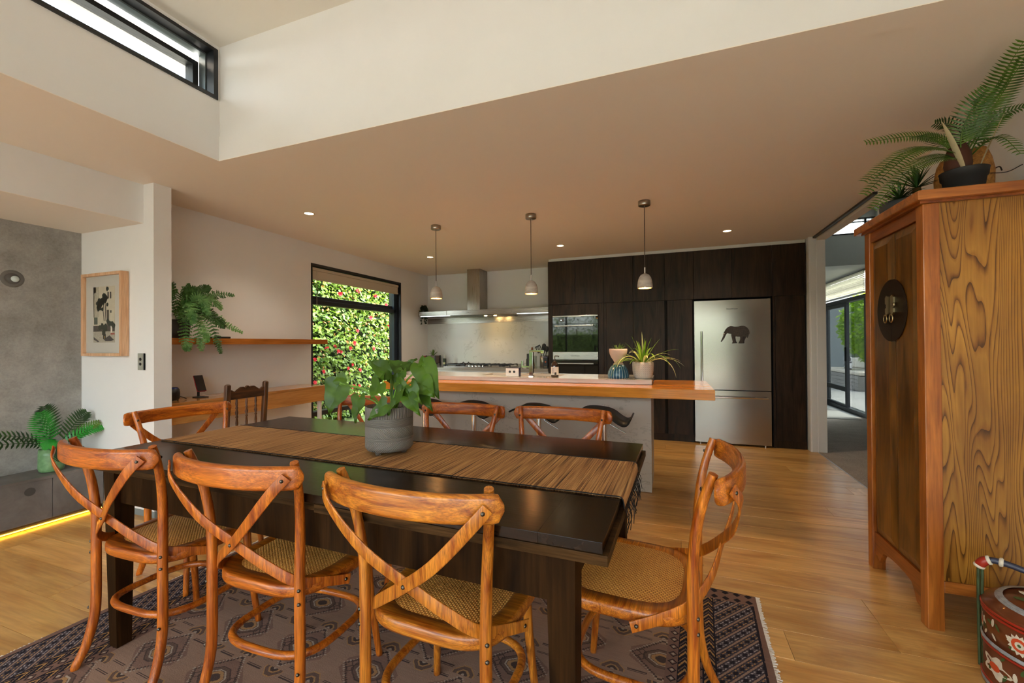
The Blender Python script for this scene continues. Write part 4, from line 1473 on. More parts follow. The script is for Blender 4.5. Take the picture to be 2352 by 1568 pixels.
# (label, x, y of seat centre, heading, tint)
A_ = math.radians
chairs = [
    ('cross-back chair nearest camera, centre right, with pale honey wood', (-.640, 1.222), A_(-2), (1.0, 1.16, 1.25)),
    ('reddish cross-back chair in the middle of the near side', (-1.302, 1.236), A_(.6), (.94, .84, .72)),
    ('dark reddish cross-back chair at the near left of table', (-1.955, 1.228), A_(1), (.86, .72, .60)),
    ('cross-back chair at the right end of the table, seen side-on', (-.128, 1.515), A_(85), (1.04, 1.04, .95)),
    ('cross-back chair at the left end before the desk', (-2.44, 1.66), A_(-97), (.98, .84, .66)),
    ('cross-back chair far side left, partly behind the anthurium pot', (-1.95, 2.15), A_(179), (.80, .58, .44)),
    ('cross-back chair far side centre, right of the anthurium', (-1.165, 2.01), A_(179), (.92, .74, .58)),
    ('cross-back chair far side right, before the right-hand stool', (-.568, 2.02), A_(178), (.92, .74, .56)),
]
for i, (lab, (x, yv), rz, tint) in enumerate(chairs):
    o = ch0 if i == 0 else copy_tree(ch0)
    o['label'] = lab
    o.location = (x, yv, .0078)
    o.rotation_euler = (0, 0, rz)
    for c_ in o.children:
        c_.color = tint + (1,)

# ================================================================== anthurium on the table
M['anth'] = leafmat('anthurium_leaf', S(32, 66, 6), S(88, 124, 18), .45, .25, vs=6)
M['anth_stem'] = leafmat('anthurium_stem', S(92, 138, 40), S(130, 172, 62), .4, .1)
t = thing('potted_anthurium', 'broad-leaved green anthurium in grey textured pot on runner', 'plant', (-1.137, 1.545, TZ + .0045))
kk = N('grey_textured_pot')
tc = kk.n('ShaderNodeTexCoord')
sp = kk.n('ShaderNodeSeparateXYZ')
kk.l(tc.outputs['Object'], sp.inputs[0])
ang = kk.math('ARCTAN2', X(kk, sp.outputs[0]), X(kk, sp.outputs[1]))
zz = X(kk, sp.outputs[2])
rib_v = (ang * 90).sin()
rib_h = (zz * 1500).sin()
rib_d = (ang * 70 + zz * 900).sin()
rib_e = (ang * 70 - zz * 900).sin()
hh = rib_d * zz.lt(.06) + rib_h * zz.gt(.06) * zz.lt(.075) + rib_e * zz.gt(.075) * zz.lt(.118) + rib_h * zz.gt(.118) * zz.lt(.155) + rib_v * zz.gt(.155)
kk.set(col=kk.ramp(hh, [(0, S(112, 104, 96)), (1, S(150, 142, 133))]), rough=.6)
kk.bump(hh, .6, .002)
prof = [(.001, .014), (.075, .014), (.092, .018), (.1, .030), (.1, .0595), (.098, .061), (.1, .0625), (.1, .074), (.098, .0755), (.1, .077), (.1, .117), (.098, .1185), (.1, .12), (.1, .154), (.098, .1555), (.1, .157), (.1, .198), (.0985, .2), (.094, .2), (.092, .18), (.001, .18)]
MB().lathe(prof, 56).build('pot', kk.m, t)
for i in range(3):
    a = math.radians(-100 + i * 120)
    MB().lathe([(.001, 0), (.011, 0), (.016, .016)], 12, (.062 * math.cos(a), .062 * math.sin(a), 0)).build('foot', kk.m, t)
MB().disc(.091, .181, 24).build('soil', M['soil'], t)


def heart_leaf(L, W, cup=.18, droop=.25):
    """heart-shaped leaf along +x from the petiole joint at the origin, folded along its midrib"""
    half = [(-.17, .22), (-.13, .40), (0, .5), (.16, .49), (.34, .42), (.54, .31), (.74, .18), (.9, .07), (1.0, .0)]
    n = len(half)
    mb = MB()
    vs, fs = [], []
    spine = [(0, 0)] + [(max(.02, h[0]), 0) for h in half[1:]]
    for side in (1, -1):
        o = len(vs)
        for i, (u_, w_) in enumerate(half):
            su = max(0.0, u_) if i > 1 else 0.0
            for f in (0, .5, 1):
                x = (su + (u_ - su) * f) * L
                yv = w_ * W * f * side
                z = -droop * L * max(0, x / L) ** 1.6 + cup * abs(yv) * (1 - .4 * f) + .008 * math.sin(x / L * 9 + f * 2)
                vs.append((x, yv, z))
        for i in range(n - 1):
            for f in (0, 1):
                a = o + i * 3 + f
                fs.append((a, a + 1, a + 4, a + 3) if side > 0 else (a, a + 3, a + 4, a + 1))
    mb.add(vs, fs, True)
    return mb


def leaf_at(parent, joint, direction, normal, L, W, root=(0, 0, .18), name='leaf', m=None, droop=.10, bend=.4):
    d = Vector(direction).normalized()
    nz_ = Vector(normal)
    nz_ = (nz_ - d * nz_.dot(d)).normalized()
    yv = nz_.cross(d)
    R_ = Matrix((d, yv, nz_)).transposed().to_4x4()
    R_.translation = joint
    lf = heart_leaf(L, W, droop=droop).build(name, m or M['anth'], parent)
    lf.matrix_local = R_
    a, b = Vector(root), Vector(joint)
    mid = (a + b) / 2 + Vector((0, 0, (b - a).length * .10)) - Vector((b.x - a.x, b.y - a.y, 0)) * .12
    MB().tube(spline([a, mid, b], 7), [.0042 - .0014 * i / 14 for i in range(15)], 6).build('stem', M['anth_stem'], parent)


# joint, direction, normal, length, width
AN = [
    ((-0.271, 0.000, 0.283), (-0.31, -0.22, -0.92), (0.2, -0.9, 0.35), 0.134, 0.124),
    ((-0.268, 0.000, 0.289), (0.11, 0.32, 0.94), (0.3, -0.9, -0.1), 0.062, 0.053),
    ((-0.115, -0.050, 0.237), (0.01, -0.39, -0.92), (-0.1, -0.95, 0.2), 0.102, 0.073),
    ((0.053, -0.090, 0.219), (-0.73, -0.32, -0.60), (0.3, -0.75, 0.6), 0.094, 0.067),
    ((-0.022, -0.030, 0.297), (-0.41, -0.44, -0.80), (-0.2, -0.9, 0.3), 0.069, 0.099),
    ((-0.049, 0.000, 0.297), (-0.57, 0.29, 0.76), (-0.3, -0.9, 0.2), 0.068, 0.094),
    ((-0.012, 0.030, 0.344), (-0.86, -0.27, 0.43), (0.0, -0.8, 0.6), 0.111, 0.092),
    ((0.062, 0.020, 0.358), (-0.93, 0.00, 0.37), (0.1, -0.6, 0.8), 0.084, 0.077),
    ((0.072, 0.000, 0.352), (-0.15, -0.44, -0.88), (-0.3, -0.9, 0.1), 0.068, 0.058),
    ((0.060, 0.030, 0.358), (0.64, 0.32, 0.69), (0.1, -0.8, 0.55), 0.062, 0.050),
    ((0.168, 0.000, 0.374), (0.60, -0.26, -0.76), (0.45, -0.85, 0.2), 0.152, 0.096),
    ((0.168, 0.000, 0.372), (-0.23, 0.38, 0.90), (0.5, -0.85, 0), 0.052, 0.036),
    ((0.178, -0.030, 0.305), (0.80, -0.24, -0.55), (0.3, -0.85, 0.4), 0.084, 0.087),
    ((0.164, -0.030, 0.287), (0.69, -0.33, -0.64), (0.4, -0.85, 0.3), 0.120, 0.069),
    ((0.157, -0.070, 0.295), (0.64, -0.34, -0.69), (0.1, -0.95, 0.2), 0.089, 0.051),
    ((0.118, -0.080, 0.277), (-0.46, -0.29, -0.84), (-0.35, -0.9, 0.2), 0.105, 0.051),
    ((0.096, -0.060, 0.303), (0.69, -0.37, -0.62), (-0.3, -0.9, 0.3), 0.107, 0.052),
    ((0.158, -0.090, 0.251), (0.72, -0.33, -0.62), (0.2, -0.8, 0.5), 0.091, 0.057),
    ((0.121, 0.020, 0.316), (0.59, -0.49, -0.64), (0.4, -0.9, 0), 0.041, 0.028),
    ((-0.018, 0.060, 0.329), (0.81, -0.13, -0.58), (0, -0.9, 0.3), 0.079, 0.073),
]
for j, d, nrm, L, W in AN:
    a = math.atan2(j[1], j[0])
    leaf_at(t, j, d, nrm, L * 1.08, W * 1.12, (.03 * math.cos(a), .03 * math.sin(a), .182))

# ================================================================== Chinese wedding cabinet
M['elm_post_z'] = wood('red_elm_upright', S(138, 68, 18), S(204, 120, 46), 'z', 1.5, .3, True, .3, .35, .05, False, 8)
M['elm_x'] = wood('red_elm_cross', S(146, 76, 24), S(208, 126, 54), 'x', 1.5, .3, True, .3, .35, .05, False, 8)
M['elm_y'] = wood('red_elm_front', S(118, 54, 12), S(168, 88, 28), 'y', 1.5, .3, True, .3, .35, .05, False, 8)
M['elm_door'] = wood('smoked_elm_door', S(88, 52, 12), S(144, 92, 30), 'z', 1.6, .32, True, .35, .3, .05, False, 6)
# cathedral grain side panel
kk = N('cathedral_elm_panel')
co = kk.coord('Object', (1, 1, 1))
wn_ = kk.noise(kk.coord('Object', (3.0, 1, .9)), 1.6, 4, .55, .6)
cn = kk.noise(kk.coord('Object', (5.5, 1, .62)), 1.0, 2.0, .42, .35)
xx_ = kk.n('ShaderNodeSeparateXYZ')
kk.l(co, xx_.inputs[0])
ringv = (cn * 34.0 + X(kk, xx_.outputs[0]) * 40.0).mod(1.0)
wig = kk.noise(kk.coord('Object', (60, 1, 9)), 1.0, 3, .6)
g = kk.noise(kk.coord('Object', (150, 60, 5)), 1, 3, .6)
cc = kk.ramp(ringv + (wig - .5) * .35, [(.02, S(104, 64, 18)), (.12, S(150, 98, 32)), (.28, S(186, 130, 50)), (.85, S(202, 148, 62)), (1, S(180, 122, 44))])
cc = kk.mix(.75, cc, kk.ramp(wn_, [(.3, S(150, 120, 84)), (.7, S(255, 246, 226))]), 'MULTIPLY')
cc = kk.mix(.35, cc, kk.ramp(g, [(.3, (.55, .5, .45, 1)), (.6, (1, 1, 1, 1))]), 'MULTIPLY')
kk.set(col=cc, rough=.34, coat=.25, coatr=.15)
M['elm_side'] = kk.m

t = thing('wedding_cabinet', 'tall antique Chinese elm cabinet with round brass lock plate', 'cabinet', (1.30, 2.66, 0))
CX0, CX1, CY0, CY1 = -.255, .262, -.295, .295      # local footprint of the posts
PWD = .058
for x in (CX0, CX1 - PWD):
    for y0 in (CY0, CY1 - PWD):
        MB().box(x, x + PWD, y0, y0 + PWD, 0, 1.85, .003).build('corner_post', M['elm_post_z'], t)
MB().box(CX0 - .03, CX1 + .012, CY0 - .035, CY1 + .06, 1.861, 1.902, .004).build('top_board', M['elm_x'], t)
MB().box(CX0 - .012, CX1, CY0 - .008, CY1 + .008, 1.85, 1.8605).build('top_moulding', M['elm_y'], t)
# side facing the dining room
MB().box(CX0 + PWD, CX1 - PWD, CY0 + .012, CY0 + .024, .215, 1.85).build('side_panel', M['elm_side'], t)
MB().box(CX0 + PWD, CX1 - PWD, CY0 + .004, CY0 + .04, .165, .214, .003).build('side_rail', M['elm_x'], t)
MB().box(CX0 + PWD, CX1 - PWD, CY1 - .024, CY1 - .012, .215, 1.85).build('side_panel', M['elm_side'], t)
MB().box(CX0 + PWD, CX1 - PWD, CY1 - .04, CY1 - .004, .165, .214, .003).build('side_rail', M['elm_x'], t)
MB().box(CX1 - .02, CX1 - .01, CY0 + PWD, CY1 - PWD, .16, 1.85).build('back_panel', M['elm_door'], t)
MB().box(CX0 + .02, CX1 - .022, CY0 + .03, CY1 - .03, .165, .19).build('floor_board', M['elm_x'], t)
MB().box(CX0 + .008, CX0 + .04, CY0 + PWD, CY1 - PWD, 1.795, 1.85, .002).build('front_rail', M['elm_y'], t)
# carved apron
ap = []
y0, y1 = CY0 + PWD, CY1 - PWD
zt = .205
ap = [(y0, zt), (y1, zt), (y1, .075), (y1 - .03, .085), (y1 - .055, .06), (y1 - .075, .098), (y1 - .10, .128), (y1 - .16, .138), (0, .142), (y0 + .16, .138), (y0 + .10, .128), (y0 + .075, .098), (y0 + .055, .06), (y0 + .03, .055), (y0, .04)]
MB().prism([(CX0 + .010, a, b) for a, b in ap], (.022, 0, 0)).build('apron', M['elm_y'], t)


def panel_door(y0, y1, z0, z1, x):
    """door with a raised, bevelled field"""
    mb = MB()
    b = .042
    o = [(x + .004, y0, z0), (x + .004, y1, z0), (x + .004, y1, z1), (x + .004, y0, z1)]
    i_ = [(x - .008, y0 + b, z0 + b), (x - .008, y1 - b, z0 + b), (x - .008, y1 - b, z1 - b), (x - .008, y0 + b, z1 - b)]
    k_ = [(x + .018, p[1], p[2]) for p in o]
    mb.add(o + i_, [(4, 5, 6, 7), (0, 1, 5, 4), (1, 2, 6, 5), (2, 3, 7, 6), (3, 0, 4, 7)])
    mb.add(o + k_, [(0, 1, 5, 4), (1, 2, 6, 5), (2, 3, 7, 6), (3, 0, 4, 7), (4, 5, 6, 7)])
    return mb


M['brass_plate'] = plain('aged_brass_plate', S(40, 24, 10), .5, .2, spec=.2, var=.15, vs=14)
M['brass'] = metal('worn_brass', S(190, 168, 124), .35)
CS = -.002
for s, y0, y1 in ((-1, CY0 + PWD + .003, CS - .001), (1, CS + .001, CY1 - PWD - .003)):
    d = panel_door(y0, y1, .208, 1.792, CX0 + .014).build('door', M['elm_door'], t)
    # half of the round plate
    ol = [(CX0 + .0035, CS + s * (.0012 + 0), 1.405 - .155)]
    for i in range(17):
        a = -math.pi / 2 + math.pi * i / 16
        ol.append((CX0 + .0035, CS + s * (.0012 + .148 * math.cos(a)), 1.405 + .155 * math.sin(a)))
    ol = ol[1:]
    MB().prism(ol, (-.0035, 0, 0)).build('lock_plate', M['brass_plate'], d)
    # shaped pull with a ring
    pl = [(.012, .045), (.030, .052), (.042, .040), (.042, .012), (.032, .006), (.032, -.008), (.042, -.014), (.042, -.036), (.03, -.048), (.014, -.040), (.012, -.03)]
    MB().prism([(CX0 - .0005, CS + s * a, 1.43 + b) for a, b in pl], (-.008, 0, 0)).build('pull', M['brass'], d)
    MB().tube([(CX0 - .012, CS + s * (.03 + .016 * math.cos(q)), 1.385 - .020 + .020 * math.sin(q)) for q in [2 * math.pi * i / 20 for i in range(20)]], .003, 6, closed=True).build('ring', M['brass'], d)
MB().box(CX0 - .014, CX0 - .006, CS - .062, CS - .024, 1.425, 1.437, .002).build('sliding_pin', M['brass'], t)

# ================================================================== fronds
M['palm'] = leafmat('palm_frond_green', S(38, 78, 14), S(92, 128, 34), .4, .2)
M['palm_dark'] = leafmat('palm_frond_dark', S(16, 42, 12), S(44, 84, 26), .45, .15)
M['palm_bright'] = leafmat('palm_frond_bright', S(22, 120, 34), S(60, 168, 60), .35, .15)


def frond(pts, n=34, wid=.05, tilt=.35, up=(0, 0, 1), taper=.5, lw=.006, start=.12, mat=None, name='frond', parent=None, droop=.25):
    P = spline(pts, 10)
    m = len(P)
    mb = MB().tube(P, [.0035 * (1 - .75 * i / m) for i in range(m)], 5)
    upv_ = Vector(up)
    for q in range(n):
        f = start + (1 - start) * q / (n - 1)
        x = f * (m - 1)
        i = min(m - 2, int(x))
        p = P[i].lerp(P[i + 1], x - i)
        d = (P[min(m - 1, i + 1)] - P[i]).normalized()
        side = d.cross(upv_)
        if side.length < 1e-3:
            side = Vector((1, 0, 0))
        side.normalize()
        nn = side.cross(d).normalized()
        prof_ = math.sin(math.pi * (.10 + .86 * f)) ** taper
        for s in (-1, 1):
            L = wid * prof_
            dd = (side * s + d * tilt + nn * .12).normalized()
            e = p + dd * L - nn * droop * L * .5
            h = p + dd * L * .55 + nn * .02 * L
            a = d * lw * .5
            mb.add([p - a * .7, p + a * .7, h + a, e, h - a], [(0, 1, 2, 4), (4, 2, 3)], False)
    return mb.build(name, mat, parent)


# big cycad in a black pot on the cabinet
ZB = 1.902
t = thing('potted_cycad', 'cycad palm in black pot on top of the elm cabinet', 'plant', (1.262, 2.52, ZB))
MB().lathe([(.001, 0), (.056, 0), (.062, .004), (.073, .085), (.078, .086), (.081, .115), (.083, .118), (.077, .118), (.074, .10), (.001, .10)], 32).build('pot', plain('black_nursery_pot', S(34, 36, 38), .6), t)
MB().disc(.0735, .101, 24).build('soil', M['soil'], t)
# sheath husks
husk = plain('brown_husk', S(78, 40, 24), .8, var=.2, vs=20)
cream = plain('dried_husk', S(206, 190, 150), .8, var=.12, vs=20)
MB().lathe([(.042, .10), (.05, .15), (.045, .20), (.028, .245), (.008, .26)], 12, (-.02, 0, 0), 1, .8).build('husk', husk, t)
mb = MB()
blade(mb, (-.02, -.045, .10), (-.36, -.06, 1), .25, .034, -.05, 8, .3)
mb.build('dry_sheath', cream, t)
mb = MB()
blade(mb, (.03, -.04, .10), (.35, -.05, 1), .26, .022, .0, 8, .3)
mb.build('dry_sheath', cream, t)
for pts, w_, c_, up in (
    ([(0, 0, .20), (-.09, -.02, .27), (-.213, -.05, .291), (-.394, -.10, .272)], .034, 'palm', (0, -.9, .4)),
    ([(0, 0, .19), (-.11, -.03, .225), (-.238, -.07, .213), (-.418, -.14, .083)], .044, 'palm', (.2, -.6, .9)),
    ([(0, 0, .18), (-.11, -.05, .215), (-.235, -.10, .19), (-.433, -.18, .012)], .040, 'palm', (.2, -.6, .9)),
    ([(0, 0, .17), (-.11, -.06, .175), (-.244, -.12, .115), (-.417, -.22, -.067)], .040, 'palm', (.3, -.7, .8)),
    ([(.01, 0, .20), (.03, -.03, .32), (.045, -.12, .42), (.048, -.27, .515)], .05, 'palm', (-.3, -1, -.2)),
    ([(.01, 0, .20), (.06, -.02, .31), (.09, -.08, .41), (.108, -.17, .495)], .05, 'palm', (-.3, -1, -.2)),
    ([(-.02, -.02, .20), (-.03, -.05, .27), (-.015, -.09, .36), (.024, -.12, .419)], .055, 'palm', (-.4, -.9, .2)),
    ([(0, 0, .20), (.01, .03, .29), (-.01, .06, .36), (-.06, .08, .385)], .05, 'palm_dark', (0, -.9, .4)),
    ([(.02, 0, .19), (.06, -.01, .28), (.11, -.03, .335), (.17, -.07, .345)], .045, 'palm', (0, -.8, .6)),
    ([(.02, 0, .18), (.05, -.06, .22), (.08, -.10, .21), (.105, -.15, .12)], .05, 'palm', (.1, -.5, .8)),
    ([(0, .02, .20), (-.04, .10, .30), (-.06, .16, .36), (-.08, .20, .38)], .05, 'palm_dark', (0, -.6, .8)),
):
    Lf = sum((Vector(b_) - Vector(a_)).length for a_, b_ in zip(pts[:-1], pts[1:]))
    frond(pts, max(14, int(Lf / .0125)), w_ * 1.25, .35, up, .35, .0075, .16, M[c_], 'frond', t)
MB().tube(spline([(.08, -.02, .09), (.13, -.03, .085), (.18, -.03, .11)], 5), .002, 5).build('dry_stem', plain('dead_stem', S(30, 18, 20), .8), t)
# low bowl with spiky palms
t = thing('spiky_palm_bowl', 'low grey bowl of spiky dark palms beside the cycad', 'plant', (1.15, 2.76, ZB))
MB().lathe([(.001, 0), (.09, 0), (.10, .01), (.105, .06), (.10, .066), (.094, .06), (.001, .055)], 32).build('bowl', plain('slate_bowl', S(66, 70, 74), .55), t)
MB().disc(.095, .056, 20).build('soil', M['soil'], t)
rr = random.Random(8)
for cx, cy, zb, Lm in ((.03, -.04, .12, .125), (-.045, -.05, .07, .10)):
    MB().tube([(cx, cy, .05), (cx, cy, zb)], .017, 10).build('trunk', plain('palm_trunk', S(84, 62, 26), .9, var=.2, vs=60), t)
    for i in range(34):
        a = rr.uniform(0, 2 * math.pi)
        tl = rr.uniform(.1, 1.6)
        mb = MB()
        blade(mb, (cx, cy, zb), (math.cos(a) * math.sin(tl), math.sin(a) * math.sin(tl), math.cos(tl)), rr.uniform(.75, 1.1) * Lm, .012, .2, 5, .5)
        mb.build('leaf', M['palm_dark'], t)
# tan woven vases behind
kk = N('tan_cast_vase')
co = kk.coord()
f = kk.noise(co, 55, 4, .7, .5)
kk.set(col=kk.ramp(f, [(.3, S(120, 72, 22)), (.7, S(196, 136, 62))]), rough=.7)
kk.bump(f, .8, .006)
t = tag(MB().lathe([(.001, 0), (.048, 0), (.054, .02), (.058, .16), (.048, .22), (.035, .26), (.03, .27), (.001, .27)], 26, (1.395, 2.685, ZB)).build('carved_vase', kk.m), 'tan carved vase behind the black cycad pot', 'vase')
t = tag(MB().lathe([(.001, 0), (.04, 0), (.046, .02), (.05, .13), (.04, .19), (.026, .22), (.001, .22)], 26, (1.275, 2.665, ZB)).build('carved_vase', kk.m), 'shorter tan carved vase between the bowl and black pot', 'vase')
t = thing('twig_figure', 'small dark twig figure behind the cycad fronds', 'ornament', (1.45, 2.70, ZB))
MB().tube(spline([(0, 0, 0), (.005, 0, .06), (.0, 0, .115), (-.006, 0, .16)], 5), [.006] * 4 + [.004] * 12, 6).build('stalk', plain('twig', S(34, 22, 18), .8), t)
MB().tube(spline([(0, 0, .15), (-.02, -.02, .145), (-.03, -.03, .12)], 4), .003, 5).tube(spline([(0, 0, .16), (.02, -.02, .17), (.03, -.02, .15)], 4), .003, 5).build('arms', plain('twig_arm', S(34, 22, 18), .8), t)

# ================================================================== lacquered wedding basket
t = thing('lacquer_basket', 'round painted red lacquer basket with bamboo handle by cabinet', 'basket', (1.262, 2.04, 0))
LQ = plain('oxblood_lacquer', S(104, 48, 20), .35, var=.2, vs=14, coat=.3)
RED = plain('red_band', S(160, 40, 22), .35)
GRY = plain('worn_blue_white', S(150, 150, 150), .5, var=.3, vs=50)
WHT = plain('painted_cream', S(214, 200, 178), .5, var=.12, vs=60)
ORG = plain('painted_orange', S(206, 74, 34), .5)
GRN = plain('painted_green', S(62, 86, 40), .5)
R0 = .183
MB().lathe([(.001, .0), (R0 + .004, 0), (R0 + .004, .03), (R0, .032), (R0, .155), (.001, .155)], 48).build('lower_tier', LQ, t)
MB().lathe([(.001, .156), (R0, .156), (R0, .275), (.001, .275)], 48).build('upper_tier', LQ, t)
MB().lathe([(R0 + .003, .276), (R0 + .004, .286), (R0 - .004, .296), (.15, .312), (.148, .318), (.001, .322)], 48).build('lid', LQ, t)
for z, r_, m_, h_ in ((.002, R0 + .006, GRY, .018), (.022, R0 + .007, RED, .008), (.146, R0 + .005, RED, .008), (.157, R0 + .006, GRY, .014), (.262, R0 + .005, RED, .009), (.276, R0 + .007, RED, .010)):
    MB().lathe([(r_ - .004, z), (r_, z + h_ * .2), (r_, z + h_ * .8), (r_ - .004, z + h_)], 48).build('band', m_, t)
MB().lathe([(.153, .311), (.146, .3205), (.132, .3215)], 48).build('lid_ring', GRY, t)


def on_side(a, z, pts, m_, name, r_=R0 + .0012):
    """flat painted patch wrapped on the wall; pts in metres around angle a, height z"""
    ol = [(r_ * math.cos(a + u_ / R0), r_ * math.sin(a + u_ / R0), z + v_) for u_, v_ in pts]
    c0 = (r_ * math.cos(a), r_ * math.sin(a), z)
    n_ = len(ol)
    MB().add([c0] + ol, [(0, 1 + i, 1 + (i + 1) % n_) for i in range(n_)]).build(name, m_, t)


def daisy(a, z, r_, k_=14):
    pts = []
    for i in range(k_ * 2):
        q = math.pi * i / k_
        rad = r_ * (1 if i % 2 == 0 else .74)
        pts.append((rad * math.cos(q), rad * math.sin(q)))
    on_side(a, z, pts, WHT, 'painted_petals', R0 + .0012)
    cir = lambda rad: [(rad * math.cos(q), rad * math.sin(q)) for q in [2 * math.pi * i / 14 for i in range(14)]]
    on_side(a, z, cir(r_ * .62), ORG, 'painted_ring', R0 + .0018)
    on_side(a, z, cir(r_ * .34), WHT, 'painted_centre', R0 + .0024)
    on_side(a, z, cir(r_ * .14), GRN, 'painted_eye', R0 + .0030)


rr = random.Random(14)
for deg in (-150, -205, -95, -40):
    daisy(math.radians(deg), .217, .036)
for deg in (-175, -125, -70):
    a = math.radians(deg)
    on_side(a, .088, [(.05 * math.cos(q) * (1 + .25 * math.cos(5 * q)), .034 * math.sin(q) * (1 + .25 * math.cos(5 * q))) for q in [2 * math.pi * i / 30 for i in range(30)]], WHT, 'painted_peony')
    on_side(a, .088, [(.022 * math.cos(q), .014 * math.sin(q)) for q in [2 * math.pi * i / 12 for i in range(12)]], ORG, 'painted_heart', R0 + .002)
for i in range(44):
    a = math.radians(rr.uniform(-215, -20))
    z = rr.choice((rr.uniform(.185, .25), rr.uniform(.045, .135)))
    q0 = rr.uniform(0, 3.1)
    L = rr.uniform(.010, .018)
    pts = [(L * math.cos(q) * math.cos(q0) - L * .42 * math.sin(q) * math.sin(q0), L * math.cos(q) * math.sin(q0) + L * .42 * math.sin(q) * math.cos(q0)) for q in [2 * math.pi * j / 8 for j in range(8)]]
    on_side(a, z, pts, GRN if i % 3 else WHT, 'painted_leaf', R0 + .0008)
for i in range(9):
    a = 2 * math.pi * i / 9
    MB().prism([(.075 * math.cos(a) + .034 * math.cos(q) * math.cos(a) - .014 * math.sin(q) * math.sin(a), .075 * math.sin(a) + .034 * math.cos(q) * math.sin(a) + .014 * math.sin(q) * math.cos(a), .3225) for q in [2 * math.pi * j / 10 for j in range(10)]], (0, 0, .001)).build('painted_petal', WHT if i % 2 else GRN, t)
# handle of lacquered bamboo
hp = [(-.192, .0, .02), (-.193, .0, .2), (-.193, 0, .36), (-.188, 0, .40), (-.165, 0, .425), (-.12, 0, .428), (0, 0, .41), (.12, 0, .428), (.165, 0, .425), (.188, 0, .40), (.193, 0, .36), (.193, 0, .2), (.192, 0, .02)]
HA = Matrix.Rotation(math.radians(-32), 4, 'Z')
HG = plain('green_bamboo', S(58, 72, 40), .5, var=.3, vs=40)
HN = plain('navy_gold_handle', S(50, 52, 70), .4, var=.4, vs=40)
HP = spline(hp, 5)
MB().tube(HP[:16], .0048, 8, M=HA).tube([p + Vector((.010, 0, 0)) for p in HP[:15]], .0048, 8, M=HA).build('handle_upright', HG, t)
MB().tube(HP[-16:], .0048, 8, M=HA).tube([p - Vector((.010, 0, 0)) for p in HP[-15:]], .0048, 8, M=HA).build('handle_upright', HG, t)
MB().tube(HP[19:42], .011, 10, M=HA).build('handle_bar', HN, t)
MB().tube(HP[14:21], [.013, .015, .016, .016, .016, .015, .013], 10, M=HA).build('handle_binding', RED, t)
MB().tube(HP[40:47], [.013, .015, .016, .016, .016, .015, .013], 10, M=HA).build('handle_binding', RED, t)
for i in (14, 20, 24, 28, 33, 37, 41, 46):
    p = HP[i]
    d = (HP[i + 1] - HP[i - 1]).normalized()
    q = Vector((0, 0, 1)).rotation_difference(d).to_matrix().to_4x4()
    MB().lathe([(.0125, -.006), (.0165, -.003), (.0165, .003), (.0125, .006)], 12, M=HA @ Matrix.Translation(p) @ q).build('handle_wrap', WHT, t)

# ================================================================== hearth and fireplace wall
t = thing('hearth_bench', 'low grey stone hearth bench lit by amber strip below', 'hearth', (-4.26, 0, 0))
HXF = .145     # front face at x = -4.115
MB().box(-.155, HXF, -2.55, 2.005, .325, .347, .002).build('top_slab', M['basalt'], t)
ys_ = [-2.55, -1.9, -1.25, -.6, .05, .70, 1.115, 1.715, 2.005]
for a, b in zip(ys_[:-1], ys_[1:]):
    MB().box(HXF - .03, HXF - .004, a + .0012, b - .0012, .045, .3245, .0012).build('front_tile', M['basalt'], t)
MB().box(-.155, HXF - .031, -2.55, 2.005, 0, .324).build('core', M['black'], t)
for yy in (1.60, .2):
    MB().tube([(HXF - .0042, yy, .262), (HXF - .002, yy, .262)], .028, 24).build('tile_plug', plain('plug_dark', S(64, 60, 56), .6), t)
M['amber'] = emit('amber_led', (1, .42, .02, 1), 4)
MB().box(HXF - .030, HXF - .016, -2.5, 2.0, .009, .014).build('led_strip', M['amber'], t)
# recessed wall spot in the concrete
t = thing('recessed_wall_spot', 'round recessed spot light in the concrete fireplace wall', 'wall light', (-4.4195, 1.627, 1.746))
Ry = Matrix.Rotation(math.pi / 2, 4, 'Y')
MB().lathe([(.062, .0), (.060, .002), (.045, .0035), (.040, .002)], 28, M=Ry).build('bezel', plain('spot_bezel', S(104, 99, 94), .6), t)
MB().lathe([(.040, .002), (.026, .001), (.024, .004), (.001, .005)], 24, M=Ry).build('cup', plain('spot_cup', S(82, 78, 74), .5), t)
MB().lathe([(.022, .005), (.018, .012), (.001, .014)], 20, M=Ry @ Matrix.Translation((0, .012, 0))).build('lens', plain('spot_lens', S(196, 206, 204), .2), t)

